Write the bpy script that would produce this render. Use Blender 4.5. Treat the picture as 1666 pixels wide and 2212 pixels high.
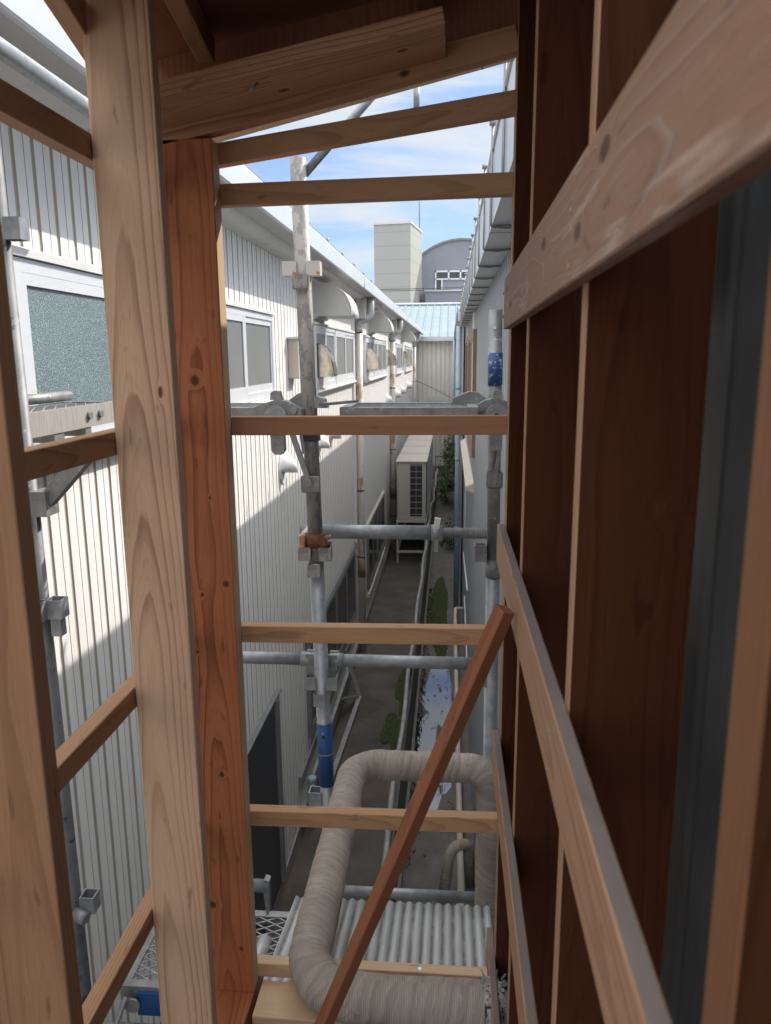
import bpy, bmesh, math, random
from mathutils import Vector, Matrix

SC = bpy.context.scene
for o in list(bpy.data.objects):
    bpy.data.objects.remove(o)
COL = SC.collection
EYE = 4.86                      # camera height over the alley floor; all z below are relative to the eye
random.seed(7)
PI = math.pi

# ------------------------------------------------------------------ camera
cam_d = bpy.data.cameras.new('camera')
cam = bpy.data.objects.new('camera', cam_d)
COL.objects.link(cam)
R = ((0.9964452, -0.0095655, 0.0836986), (0.0839089, 0.2011433, -0.9759614), (-0.0074999, 0.9795151, 0.2012309))
M = Matrix(R).to_4x4()
M.translation = Vector((0, 0, EYE))
cam.matrix_world = M
cam_d.sensor_fit = 'VERTICAL'
cam_d.sensor_height = 36.0
cam_d.lens = 1640.0 / 2212.0 * 36.0
cam_d.clip_start = 0.02
cam_d.clip_end = 2000
cam_d.dof.use_dof = True
cam_d.dof.focus_distance = 2.3
cam_d.dof.aperture_fstop = 10.0
SC.camera = cam

# ------------------------------------------------------------------ world and sun
SUN = Vector((1.0, 1.1, 1.2)).normalized()
elev = math.asin(SUN.z)
azim = math.atan2(SUN.x, SUN.y)
world = bpy.data.worlds.new('World')
SC.world = world
world.use_nodes = True
wt = world.node_tree
wt.nodes.clear()
w_out = wt.nodes.new('ShaderNodeOutputWorld')
w_bg = wt.nodes.new('ShaderNodeBackground')
w_sky = wt.nodes.new('ShaderNodeTexSky')
w_sky.sky_type = 'NISHITA'
w_sky.sun_disc = False
w_sky.sun_elevation = elev
w_sky.sun_rotation = azim
w_sky.air_density = 1.0
w_sky.dust_density = 1.2
w_tc = wt.nodes.new('ShaderNodeTexCoord')
w_map = wt.nodes.new('ShaderNodeMapping')
w_map.inputs['Scale'].default_value = (2.0, 2.0, 11.0)
w_map.inputs['Location'].default_value = (0.35, 0.1, 0.3)
w_no = wt.nodes.new('ShaderNodeTexNoise')
w_no.inputs['Scale'].default_value = 1.7
w_no.inputs['Detail'].default_value = 7
w_no.inputs['Roughness'].default_value = 0.55
w_no.inputs['Distortion'].default_value = 0.4
w_ramp = wt.nodes.new('ShaderNodeValToRGB')
w_ramp.color_ramp.elements[0].position = 0.40
w_ramp.color_ramp.elements[0].color = (0.25, 0.25, 0.25, 1)
w_ramp.color_ramp.elements[1].position = 0.56
w_ramp.color_ramp.elements[1].color = (0.95, 0.95, 0.95, 1)
w_mul = wt.nodes.new('ShaderNodeMix')
w_mul.data_type = 'RGBA'
w_mul.blend_type = 'MULTIPLY'
w_mul.inputs['Factor'].default_value = 1.0
w_mul.inputs['B'].default_value = (0.42, 0.59, 0.82, 1)
w_mix = wt.nodes.new('ShaderNodeMix')
w_mix.data_type = 'RGBA'
w_mix.inputs['B'].default_value = (4.1, 4.4, 4.8, 1)
wt.links.new(w_tc.outputs['Generated'], w_map.inputs['Vector'])
wt.links.new(w_map.outputs['Vector'], w_no.inputs['Vector'])
wt.links.new(w_no.outputs['Fac'], w_ramp.inputs['Fac'])
wt.links.new(w_ramp.outputs['Color'], w_mix.inputs['Factor'])
wt.links.new(w_sky.outputs['Color'], w_mul.inputs['A'])
wt.links.new(w_mul.outputs['Result'], w_mix.inputs['A'])
# added fill light: sky brightened overhead and behind the camera, out of view
w_sep = wt.nodes.new('ShaderNodeSeparateXYZ')
wt.links.new(w_tc.outputs['Generated'], w_sep.inputs[0])
def w_range(sock, a, b):
    n = wt.nodes.new('ShaderNodeMapRange')
    n.interpolation_type = 'SMOOTHSTEP'
    n.inputs['From Min'].default_value = a
    n.inputs['From Max'].default_value = b
    wt.links.new(sock, n.inputs['Value'])
    return n.outputs['Result']
w_hi = w_range(w_sep.outputs['Z'], 0.45, 0.75)
w_bk = w_range(w_sep.outputs['Y'], 0.15, -0.45)
w_max = wt.nodes.new('ShaderNodeMath')
w_max.operation = 'MAXIMUM'
wt.links.new(w_hi, w_max.inputs[0])
w_bk2 = wt.nodes.new('ShaderNodeMath')
w_bk2.operation = 'MULTIPLY'
w_bk2.inputs[1].default_value = 0.36
wt.links.new(w_bk, w_bk2.inputs[0])
wt.links.new(w_bk2.outputs[0], w_max.inputs[1])
w_fill = wt.nodes.new('ShaderNodeMix')
w_fill.data_type = 'RGBA'
w_fill.inputs['B'].default_value = (16.0, 16.3, 16.8, 1)
wt.links.new(w_max.outputs[0], w_fill.inputs['Factor'])
wt.links.new(w_mix.outputs['Result'], w_fill.inputs['A'])
wt.links.new(w_fill.outputs['Result'], w_bg.inputs['Color'])
w_bg.inputs['Strength'].default_value = 0.10
wt.links.new(w_bg.outputs['Background'], w_out.inputs['Surface'])

sun_d = bpy.data.lights.new('sun', 'SUN')
sun_d.energy = 3.0
sun_d.angle = math.radians(0.5)
sun_d.color = (1.0, 0.94, 0.85)
sun = bpy.data.objects.new('sun', sun_d)
COL.objects.link(sun)
sun.rotation_euler = SUN.to_track_quat('Z', 'Y').to_euler()
sun.location = (10, 10, 30)

SC.view_settings.view_transform = 'Standard'
SC.view_settings.look = 'None'
SC.view_settings.exposure = 0.95
SC.view_settings.gamma = 1.0
SC.render.engine = 'CYCLES'
SC.cycles.max_bounces = 10
SC.cycles.diffuse_bounces = 6

# ------------------------------------------------------------------ material helpers
class NT:
    def __init__(s, name):
        s.m = bpy.data.materials.new(name)
        s.m.use_nodes = True
        s.t = s.m.node_tree
        s.t.nodes.clear()
        s.out = s.t.nodes.new('ShaderNodeOutputMaterial')
        s.b = s.t.nodes.new('ShaderNodeBsdfPrincipled')
        s.t.links.new(s.b.outputs[0], s.out.inputs['Surface'])
        s.tc = None

    def put(s, sock, v):
        if v is None:
            return
        if isinstance(v, bpy.types.NodeSocket):
            s.t.links.new(v, sock)
        else:
            if isinstance(v, (tuple, list)) and len(v) == 3 and sock.type == 'RGBA':
                v = (*v, 1)
            sock.default_value = v

    def node(s, typ, props=None, **ins):
        n = s.t.nodes.new(typ)
        for k, v in (props or {}).items():
            setattr(n, k, v)
        for k, v in ins.items():
            s.put(n.inputs[k.replace('_', ' ')], v)
        return n

    def coord(s, kind='Object'):
        if s.tc is None:
            s.tc = s.t.nodes.new('ShaderNodeTexCoord')
        return s.tc.outputs[kind]

    def math(s, op, a, b=None, c=None, clamp=False):
        n = s.t.nodes.new('ShaderNodeMath')
        n.operation = op
        n.use_clamp = clamp
        s.put(n.inputs[0], a)
        s.put(n.inputs[1], b)
        s.put(n.inputs[2], c)
        return n.outputs[0]

    def vscale(s, v, sc, loc=(0, 0, 0), rot=(0, 0, 0)):
        n = s.node('ShaderNodeMapping')
        s.put(n.inputs['Vector'], v)
        n.inputs['Scale'].default_value = sc
        n.inputs['Rotation'].default_value = rot
        s.put(n.inputs['Location'], loc)
        return n.outputs[0]

    def vadd(s, a, b):
        n = s.t.nodes.new('ShaderNodeVectorMath')
        n.operation = 'ADD'
        s.put(n.inputs[0], a)
        s.put(n.inputs[1], b)
        return n.outputs[0]

    def noise(s, v, scale=5.0, detail=3.0, rough=0.5, dist=0.0):
        n = s.node('ShaderNodeTexNoise')
        s.put(n.inputs['Vector'], v)
        n.inputs['Scale'].default_value = scale
        n.inputs['Detail'].default_value = detail
        n.inputs['Roughness'].default_value = rough
        n.inputs['Distortion'].default_value = dist
        return n.outputs['Fac']

    def ramp(s, f, stops, interp='LINEAR'):
        n = s.t.nodes.new('ShaderNodeValToRGB')
        cr = n.color_ramp
        cr.interpolation = interp
        while len(cr.elements) < len(stops):
            cr.elements.new(0.5)
        for e, (p, c) in zip(cr.elements, stops):
            e.position = p
            e.color = (c, c, c, 1) if isinstance(c, (int, float)) else (*c, 1)
        s.put(n.inputs[0], f)
        return n.outputs[0]

    def mix(s, f, a, b, blend='MIX'):
        n = s.t.nodes.new('ShaderNodeMix')
        n.data_type = 'RGBA'
        n.blend_type = blend
        n.clamp_factor = True
        s.put(n.inputs[0], f)
        s.put(n.inputs[6], a)
        s.put(n.inputs[7], b)
        return n.outputs[2]

    def sep(s, v):
        n = s.t.nodes.new('ShaderNodeSeparateXYZ')
        s.put(n.inputs[0], v)
        return n.outputs

    def comb(s, x, y, z):
        n = s.t.nodes.new('ShaderNodeCombineXYZ')
        s.put(n.inputs[0], x)
        s.put(n.inputs[1], y)
        s.put(n.inputs[2], z)
        return n.outputs[0]

    def bump(s, h, strength=0.3, dist=0.002):
        n = s.node('ShaderNodeBump')
        n.inputs['Strength'].default_value = strength
        n.inputs['Distance'].default_value = dist
        s.put(n.inputs['Height'], h)
        s.t.links.new(n.outputs[0], s.b.inputs['Normal'])

    def done(s, color=None, rough=None, metal=None, spec=None):
        s.put(s.b.inputs['Base Color'], color)
        s.put(s.b.inputs['Roughness'], rough)
        s.put(s.b.inputs['Metallic'], metal)
        s.put(s.b.inputs['Specular IOR Level'], spec)
        return s.m


def wood(name, light, late, pith=(0.01, 0.075), freq=95.0, wav=0.02, knots=(), contrast=1.0, fibre=0.25,
         streak=None, rough=0.62, red=None, zscale=1.3, sharp=0.62, spec=0.2):
    """sawn timber: local Z runs along the grain; year rings around an axis outside the board"""
    n = NT(name)
    p = n.coord('Object')
    x, y, z = n.sep(p)[:]
    info = n.t.nodes.new('ShaderNodeObjectInfo')
    rnd = n.math('MULTIPLY', info.outputs['Random'], 37.0)
    zz = n.math('ADD', z, rnd)
    lo = n.noise(n.comb(0.3, 0.1, zz), zscale, 2.0, 0.5)
    lo2 = n.noise(n.comb(5.3, rnd, zz), zscale * 0.8, 2.0, 0.5)
    hi = n.noise(n.comb(n.math('MULTIPLY', x, 14), n.math('MULTIPLY', y, 14), n.math('MULTIPLY', zz, 1.6)), 1.0, 4.0, 0.55)
    dx = n.math('ADD', n.math('ADD', x, pith[0]), n.math('MULTIPLY', n.math('SUBTRACT', lo, 0.5), wav * 2))
    dy = n.math('ADD', n.math('ADD', n.math('ADD', y, n.math('MULTIPLY', z, 0.016)), pith[1]), n.math('MULTIPLY', n.math('SUBTRACT', lo2, 0.5), wav * 2.6))
    d = n.math('SQRT', n.math('ADD', n.math('MULTIPLY', dx, dx), n.math('MULTIPLY', dy, dy)))
    d = n.math('ADD', d, n.math('MULTIPLY', n.math('SUBTRACT', hi, 0.5), 0.012))
    kmask = None
    for (kx, kz, rx, rz) in knots:
        ex = n.math('DIVIDE', n.math('SUBTRACT', x, kx), rx)
        ez = n.math('DIVIDE', n.math('SUBTRACT', z, kz), rz)
        kd = n.math('SQRT', n.math('ADD', n.math('MULTIPLY', ex, ex), n.math('MULTIPLY', ez, ez)))
        kd = n.math('ADD', kd, n.math('MULTIPLY', n.math('SUBTRACT', n.noise(p, 160, 2), 0.5), 0.5))
        bulge = n.math('MULTIPLY', n.math('POWER', 2.718, n.math('MULTIPLY', n.math('MULTIPLY', kd, kd), -0.45)), 0.010)
        d = n.math('ADD', d, bulge)
        km = n.ramp(kd, [(0.0, 1.0), (0.65, 0.85), (0.95, 0.55), (1.25, 0.0)])
        kmask = km if kmask is None else n.math('MAXIMUM', kmask, km)
    ring = n.math('FRACT', n.math('MULTIPLY', d, freq * 1.75))
    prof = n.ramp(ring, [(0.0, 0.0), (sharp, 0.14), (0.86, 0.8), (0.95, 1.0), (1.0, 0.0)])
    f = n.math('MULTIPLY', prof, contrast, clamp=True)
    amp = n.noise(n.comb(n.math('MULTIPLY', x, 22), n.math('MULTIPLY', y, 22), n.math('MULTIPLY', zz, 0.9)), 1.0, 2.0)
    f = n.math('MULTIPLY', f, n.ramp(amp, [(0.3, 0.35), (0.65, 1.0)]))
    ring2 = n.math('FRACT', n.math('MULTIPLY', n.math('ADD', d, n.math('MULTIPLY', hi, 0.004)), freq * 6.3))
    c = n.mix(f, light, late)
    c = n.mix(n.math('MULTIPLY', n.ramp(ring2, [(0.0, 0.0), (0.7, 0.2), (0.92, 1.0), (1.0, 0.0)]), 0.20), c, late)
    pore = n.noise(n.comb(n.math('MULTIPLY', x, 900), n.math('MULTIPLY', y, 900), n.math('MULTIPLY', zz, 34)), 1.0, 2.0, 0.5)
    c = n.mix(n.ramp(pore, [(0.62, 0.0), (0.72, 0.38)]), c, tuple(v * 0.6 for v in late))
    fib = n.noise(n.comb(n.math('MULTIPLY', x, 420), n.math('MULTIPLY', y, 420), n.math('MULTIPLY', zz, 9)), 1.0, 3.0, 0.6)
    c = n.mix(fibre, c, n.ramp(fib, [(0.25, 0.42), (0.75, 1.0)]), 'MULTIPLY')
    big = n.noise(n.comb(n.math('MULTIPLY', x, 9), n.math('MULTIPLY', y, 9), n.math('MULTIPLY', zz, 1.1)), 1.0, 3.0)
    tone = red or tuple(v * 0.78 for v in light)
    c = n.mix(n.ramp(big, [(0.42, 0.0), (0.68, 0.6)]), c, tone)
    dots = n.noise(n.comb(n.math('MULTIPLY', x, 60), n.math('MULTIPLY', y, 60), n.math('MULTIPLY', zz, 16)), 1.0, 1.0)
    c = n.mix(n.ramp(dots, [(0.70, 0.0), (0.76, 0.45)]), c, tuple(v * 0.45 for v in late))
    if streak:
        st = n.noise(n.comb(n.math('MULTIPLY', x, 55), n.math('MULTIPLY', y, 55), n.math('MULTIPLY', zz, 4)), 1.0, 6.0, 0.65, 0.6)
        c = n.mix(n.ramp(st, [(0.56, 0.0), (0.74, 0.65)]), c, streak)
        c = n.mix(n.math('MULTIPLY', n.ramp(ring, [(0.78, 0.0), (0.9, 0.55), (1.0, 0.0)]), 0.55), c, streak)
    if kmask is not None:
        c = n.mix(kmask, c, n.mix(n.noise(p, 300, 2), (0.035, 0.018, 0.010), (0.11, 0.045, 0.022)))
    n.bump(n.math('ADD', n.math('MULTIPLY', f, 0.4), fib), 0.22, 0.0012)
    return n.done(c, rough, 0.0, spec)


def mottled(name, a, b, scale=8.0, rough=0.5, metal=0.0, spec=0.4, stretch=(1, 1, 1), spots=None, bump=0.0, detail=5):
    n = NT(name)
    p = n.vscale(n.coord('Object'), stretch)
    f = n.noise(p, scale, detail, 0.62)
    c = n.mix(n.ramp(f, [(0.3, 0.0), (0.7, 1.0)]), a, b)
    if spots:
        for (sc, lo, col) in spots:
            g = n.noise(n.vscale(n.coord('Object'), stretch, (sc, 1.3, 0.7)), sc, 5, 0.65, 0.3)
            c = n.mix(n.ramp(g, [(lo, 0.0), (lo + 0.035, 1.0)]), c, col)
    if bump:
        n.bump(f, bump, 0.003)
    return n.done(c, rough, metal, spec)


LATE = (0.27, 0.14, 0.07)
m_stud = wood('pale_stud_wood', (0.66, 0.44, 0.295), (0.32, 0.165, 0.105), (0.018, 0.066), 78, 0.022, contrast=1.15, red=(0.67, 0.46, 0.31),
              knots=((0.032, 1.43, 0.004, 0.010),), zscale=1.1)
m_stud2 = wood('tan_stud_wood', (0.345, 0.19, 0.108), (0.20, 0.092, 0.046), (-0.02, 0.085), 70, 0.022, contrast=0.9)
m_orange = wood('orange_post_wood', (0.49, 0.185, 0.085), (0.19, 0.052, 0.022), (0.004, 0.080), 92, 0.022, contrast=1.0,
                knots=((-0.006, 1.44, 0.0085, 0.011), (-0.042, 1.53, 0.004, 0.008), (-0.016, 0.99, 0.004, 0.005), (0.036, 1.015, 0.007, 0.008),
                       (-0.049, 1.0, 0.005, 0.010), (-0.034, 0.86, 0.004, 0.004), (0.004, 0.57, 0.006, 0.008), (-0.036, 0.235, 0.010, 0.011), (0.028, 0.12, 0.005, 0.006), (0.012, 1.20, 0.003, 0.004)),
                red=(0.36, 0.125, 0.056))
m_batten = wood('batten_wood', (0.47, 0.28, 0.16), (0.26, 0.127, 0.062), (0.008, 0.05), 105, 0.016, contrast=0.9, red=(0.39, 0.22, 0.12))
m_batten_red = wood('red_batten_wood', (0.43, 0.22, 0.12), (0.30, 0.13, 0.065), (0.02, 0.06), 60, 0.016, contrast=0.5)
m_plank = wood('roof_beam_wood', (0.45, 0.262, 0.15), (0.24, 0.105, 0.05), (0.02, 0.05), 85, 0.02, contrast=1.0,
               knots=((0.03, 0.30, 0.008, 0.011), (-0.01, 0.52, 0.006, 0.010)), red=(0.44, 0.24, 0.13))
m_sill = wood('sill_plank_wood', (0.62, 0.44, 0.285), (0.40, 0.245, 0.14), (0.01, 0.12), 60, 0.02, contrast=0.7, fibre=0.15)
m_weather = wood('weathered_rail_wood', (0.265, 0.155, 0.102), (0.135, 0.07, 0.044), (0.012, 0.05), 95, 0.03, contrast=1.0, streak=(0.50, 0.41, 0.355),
                 knots=((-0.012, 0.16, 0.006, 0.028), (0.02, 0.075, 0.005, 0.03), (0.015, 0.62, 0.007, 0.022), (-0.01, 0.85, 0.007, 0.018), (0.025, 0.95, 0.008, 0.02)))
m_rail = wood('grey_topped_rail_wood', (0.35, 0.21, 0.13), (0.20, 0.10, 0.055), (0.01, 0.06), 110, 0.012, contrast=0.9, red=(0.30, 0.168, 0.098))
m_near = wood('nearest_stud_wood', (0.18, 0.082, 0.040), (0.11, 0.045, 0.022), (0.01, 0.06), 90, 0.014, contrast=0.7)
m_greytop = mottled('greyed_wood', (0.135, 0.108, 0.096), (0.19, 0.155, 0.138), 30, 0.8, stretch=(1, 1, 0.2), bump=0.3)
m_brown = wood('red_brown_brace_wood', (0.25, 0.098, 0.049), (0.14, 0.050, 0.025), (0.01, 0.05), 85, 0.014, contrast=0.8, streak=None)
m_stain = wood('dark_stained_wood', (0.080, 0.0285, 0.0135), (0.050, 0.0165, 0.0078), (0.01, 0.075), 80, 0.022, contrast=0.9, fibre=0.35, rough=0.85, spec=0.06,  # brown stain, taken darker still in place of shade on the right side
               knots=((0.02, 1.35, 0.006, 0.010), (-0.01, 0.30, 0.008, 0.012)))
m_rafter = wood('rafter_wood', (0.40, 0.22, 0.125), (0.24, 0.12, 0.06), (0.01, 0.05), 85, 0.016, contrast=0.8)
m_board = wood('roof_board_wood', (0.32, 0.145, 0.085), (0.20, 0.08, 0.043), (0.03, 0.10), 50, 0.03, contrast=0.8, rough=0.75)
m_ply = wood('plywood_veneer', (0.76, 0.57, 0.39), (0.60, 0.39, 0.24), (0.05, 0.30), 42, 0.09, contrast=0.9, zscale=2.4)
m_ink = NT('stamp_ink').done((0.10, 0.065, 0.045), 0.8)

m_galv = mottled('galvanised_steel', (0.20, 0.212, 0.225), (0.345, 0.36, 0.375), 26, 0.45, 0.4, spots=((60, 0.66, (0.20, 0.20, 0.205)), (40, 0.70, (0.72, 0.72, 0.70))))
m_galv_dark = mottled('dirty_galvanised_steel', (0.17, 0.17, 0.17), (0.30, 0.30, 0.295), 22, 0.5, 0.4, spots=((45, 0.64, (0.50, 0.47, 0.43)), (70, 0.66, (0.13, 0.12, 0.115))))
m_pole = mottled('chipped_pale_paint', (0.27, 0.255, 0.235), (0.34, 0.322, 0.295), 9, 0.6, 0.1, stretch=(1, 1, 0.5), spots=((24, 0.52, (0.20, 0.195, 0.19)), (60, 0.555, (0.20, 0.185, 0.175)), (90, 0.66, (0.33, 0.16, 0.09))), bump=0.25)
m_rust = mottled('rusted_iron', (0.085, 0.032, 0.018), (0.20, 0.085, 0.042), 40, 0.8, 0.1, spots=((30, 0.62, (0.40, 0.27, 0.17)),), bump=0.5)
m_rustpatch = mottled('rust_patched_steel', (0.50, 0.48, 0.45), (0.60, 0.57, 0.53), 20, 0.6, 0.1, spots=((16, 0.52, (0.46, 0.19, 0.08)), (40, 0.64, (0.2, 0.18, 0.17))), bump=0.3)
m_blue = mottled('blue_paint', (0.013, 0.060, 0.185), (0.018, 0.078, 0.22), 12, 0.45, 0.0, spots=((46, 0.66, (0.42, 0.42, 0.40)),))
m_blue_worn = mottled('worn_blue_paint', (0.013, 0.062, 0.19), (0.020, 0.085, 0.235), 12, 0.45, 0.0, spots=((62, 0.575, (0.40, 0.41, 0.41)),))
m_old = mottled('aged_dark_steel', (0.10, 0.105, 0.11), (0.18, 0.185, 0.19), 14, 0.55, 0.3, spots=((20, 0.62, (0.05, 0.05, 0.05)), (34, 0.66, (0.34, 0.34, 0.33))))  # darker than the other poles, standing in for shade on the left one
m_black = NT('black_metal').done((0.012, 0.012, 0.013), 0.5)
m_chrome = NT('zinc_screw').done((0.42, 0.45, 0.50), 0.35, 1.0)


def m_siding(name, base, dirt, rough, spec, streak=0.35):
    n = NT(name)
    p = n.coord('Object')
    f = n.noise(n.vscale(p, (3, 3, 0.25)), 4.0, 5, 0.6)
    c = n.mix(n.math('MULTIPLY', n.ramp(f, [(0.48, 0.0), (0.78, 1.0)]), streak), base, dirt)
    g = n.noise(n.vscale(p, (14, 14, 0.9)), 3.0, 4, 0.6)
    c = n.mix(n.math('MULTIPLY', n.ramp(g, [(0.58, 0.0), (0.75, 1.0)]), streak * 0.6), c, dirt)
    n.bump(n.noise(p, 6.0, 2), 0.06, 0.01)
    return n.done(c, n.ramp(g, [(0.0, rough), (1.0, rough + 0.15)]), 0.0, spec)


m_side = m_siding('white_metal_siding', (0.77, 0.765, 0.75), (0.55, 0.51, 0.45), 0.45, 0.4)
m_groove = m_siding('dirty_siding_groove', (0.43, 0.40, 0.355), (0.31, 0.28, 0.235), 0.7, 0.2)
m_side_r = m_siding('pale_grey_metal_siding', (0.44, 0.455, 0.47), (0.31, 0.315, 0.32), 0.24, 0.6, 0.5)
m_groove_r = m_siding('grey_siding_groove', (0.29, 0.30, 0.315), (0.22, 0.22, 0.225), 0.3, 0.5)
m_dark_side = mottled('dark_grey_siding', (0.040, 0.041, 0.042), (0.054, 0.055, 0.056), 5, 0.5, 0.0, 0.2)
m_cream = m_siding('cream_metal_siding', (0.82, 0.785, 0.71), (0.66, 0.60, 0.52), 0.5, 0.3)
m_creamg = m_siding('cream_siding_groove', (0.66, 0.62, 0.55), (0.52, 0.47, 0.40), 0.6, 0.3)
m_trim = m_siding('weathered_white_trim', (0.62, 0.615, 0.60), (0.42, 0.40, 0.37), 0.5, 0.35, 0.5)
m_gutter = mottled('pale_gutter_metal', (0.47, 0.49, 0.515), (0.54, 0.56, 0.585), 3, 0.35, 0.15, stretch=(1, 0.3, 1))
m_soffit = mottled('grey_soffit_sheet', (0.36, 0.36, 0.355), (0.44, 0.435, 0.425), 3, 0.55)
m_alu = mottled('aluminium_frame', (0.66, 0.68, 0.71), (0.73, 0.75, 0.78), 4, 0.35, 0.25)
m_conc = mottled('stained_concrete', (0.20, 0.19, 0.175), (0.30, 0.285, 0.26), 5, 0.85, spots=((9, 0.62, (0.12, 0.11, 0.10)),), bump=0.2)


def m_screen():
    n = NT('insect_screen_glass')
    p = n.coord('Object')
    _, y, z = n.sep(p)[:]
    a = n.math('SINE', n.math('MULTIPLY', y, 900))
    b = n.math('SINE', n.math('MULTIPLY', z, 900))
    w = n.math('MULTIPLY', n.math('ADD', a, b), 0.25)
    f = n.noise(p, 3.0, 3)
    c = n.mix(n.ramp(f, [(0.3, 0.0), (0.7, 1.0)]), (0.115, 0.125, 0.13), (0.175, 0.185, 0.19))
    c = n.mix(n.math('ADD', w, 0.5), c, (0.23, 0.235, 0.235))
    return n.done(c, 0.28, 0.0, 0.6)


def m_frost():
    n = NT('patterned_frosted_glass')
    p = n.vscale(n.coord('Object'), (0.01, 1.0, 1.25))
    v = n.node('ShaderNodeTexVoronoi', {'feature': 'DISTANCE_TO_EDGE'}, Vector=p)
    v.inputs['Scale'].default_value = 110
    e = n.ramp(v.outputs['Distance'], [(0.02, 1.0), (0.12, 0.0)])
    f = n.noise(p, 3.0, 3)
    g = n.noise(p, 160.0, 3, 0.7)
    c = n.mix(n.ramp(f, [(0.35, 0.0), (0.65, 1.0)]), (0.055, 0.088, 0.098), (0.095, 0.138, 0.148))
    c = n.mix(n.ramp(g, [(0.35, 0.0), (0.7, 0.7)]), c, (0.135, 0.185, 0.197))
    c = n.mix(e, c, (0.30, 0.375, 0.39))
    n.bump(v.outputs['Distance'], 0.6, 0.004)
    return n.done(c, 0.3, 0.0, 0.5)


m_scr = m_screen()
m_frosted = m_frost()
m_darkglass = mottled('dark_window_glass', (0.022, 0.025, 0.028), (0.040, 0.044, 0.048), 2.5, 0.18, 0.0, 0.6)
m_door = mottled('charcoal_door_sheet', (0.040, 0.043, 0.048), (0.055, 0.058, 0.064), 3, 0.45, stretch=(1, 1, 0.3))
m_jamb = mottled('grey_steel_jamb', (0.15, 0.15, 0.15), (0.21, 0.21, 0.205), 5, 0.5)
m_vent = mottled('white_plastic', (0.72, 0.72, 0.71), (0.78, 0.78, 0.77), 5, 0.45)
m_hood = mottled('grey_beige_hood_steel', (0.44, 0.43, 0.41), (0.52, 0.51, 0.485), 4, 0.4, 0.1)
m_steel = mottled('stainless_steel', (0.36, 0.31, 0.25), (0.60, 0.56, 0.50), 7, 0.13, 1.0, bump=1.0, detail=2)
m_box = mottled('beige_box_paint', (0.50, 0.44, 0.36), (0.57, 0.51, 0.43), 5, 0.6)
m_pipe = mottled('beige_downpipe', (0.52, 0.485, 0.43), (0.62, 0.59, 0.54), 4, 0.45, stretch=(1, 1, 0.4), spots=((3.0, 0.57, (0.34, 0.22, 0.14)),))
m_pipe_grey = mottled('grey_plastic_pipe', (0.34, 0.345, 0.335), (0.42, 0.42, 0.41), 6, 0.4)
m_pipe_blue = mottled('blue_grey_pipe', (0.27, 0.345, 0.42), (0.33, 0.41, 0.48), 5, 0.4)
m_brownframe = mottled('brown_window_frame', (0.17, 0.115, 0.075), (0.24, 0.165, 0.11), 6, 0.5)
m_brownpane = mottled('dusty_window_pane', (0.33, 0.255, 0.185), (0.42, 0.34, 0.26), 3, 0.35)
m_ac = mottled('beige_unit_paint', (0.44, 0.41, 0.36), (0.51, 0.48, 0.43), 3, 0.5, stretch=(1, 1, 0.3), spots=((5, 0.66, (0.36, 0.31, 0.25)),))
m_actop = mottled('dusty_unit_lid', (0.47, 0.42, 0.37), (0.54, 0.49, 0.44), 4, 0.6)
m_coil = mottled('dark_coil', (0.030, 0.030, 0.036), (0.055, 0.053, 0.062), 30, 0.5, 0.2)
m_grill = NT('grill_wire').done((0.34, 0.34, 0.33), 0.4, 0.3)


def m_duct():
    n = NT('wrapped_duct_cloth')
    uv = n.coord('UV')
    u, v, _ = n.sep(uv)[:]          # u metres along, v metres around
    p = n.coord('Object')
    wob = n.noise(p, 9.0, 4, 0.6)
    q = n.math('ADD', u, n.math('MULTIPLY', n.math('SUBTRACT', wob, 0.5), 0.06))
    skew = n.math('ADD', q, n.math('MULTIPLY', v, 0.22))
    fine = n.math('SINE', n.math('MULTIPLY', n.math('ADD', u, n.math('MULTIPLY', n.math('SUBTRACT', wob, 0.5), 0.02)), 1250))
    band = n.noise(n.comb(n.math('MULTIPLY', skew, 62), 0.0, n.math('MULTIPLY', v, 4)), 1.0, 3, 0.65)
    seam = n.math('FRACT', n.math('MULTIPLY', skew, 14.5))
    line = n.ramp(seam, [(0.0, 1.0), (0.02, 1.0), (0.05, 0.0), (1.0, 0.0)])
    c = n.mix(n.ramp(wob, [(0.3, 0.0), (0.7, 1.0)]), (0.37, 0.315, 0.262), (0.51, 0.445, 0.38))
    c = n.mix(n.ramp(band, [(0.35, 0.0), (0.72, 0.85)]), c, (0.20, 0.18, 0.16))
    c = n.mix(n.math('MULTIPLY', n.math('ADD', fine, 1.0), 0.18), c, (0.16, 0.145, 0.13))
    c = n.mix(n.math('MULTIPLY', line, n.ramp(n.noise(p, 14, 2), [(0.45, 0.0), (0.7, 0.45)])), c, (0.50, 0.46, 0.41))
    dirt = n.noise(p, 22, 4, 0.65)
    c = n.mix(n.ramp(dirt, [(0.60, 0.0), (0.75, 0.6)]), c, (0.15, 0.13, 0.115))
    h = n.math('ADD', n.math('ADD', n.math('MULTIPLY', fine, 0.25), n.math('MULTIPLY', line, 0.35)), n.math('MULTIPLY', band, 1.6))
    n.bump(h, 0.55, 0.0022)
    return n.done(c, 0.8, 0.0, 0.2)


m_wrap = m_duct()
m_fray = mottled('torn_foil_insulation', (0.10, 0.095, 0.09), (0.50, 0.48, 0.45), 70, 0.7, 0.2, spots=((60, 0.56, (0.02, 0.018, 0.016)),), bump=0.8)


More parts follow.
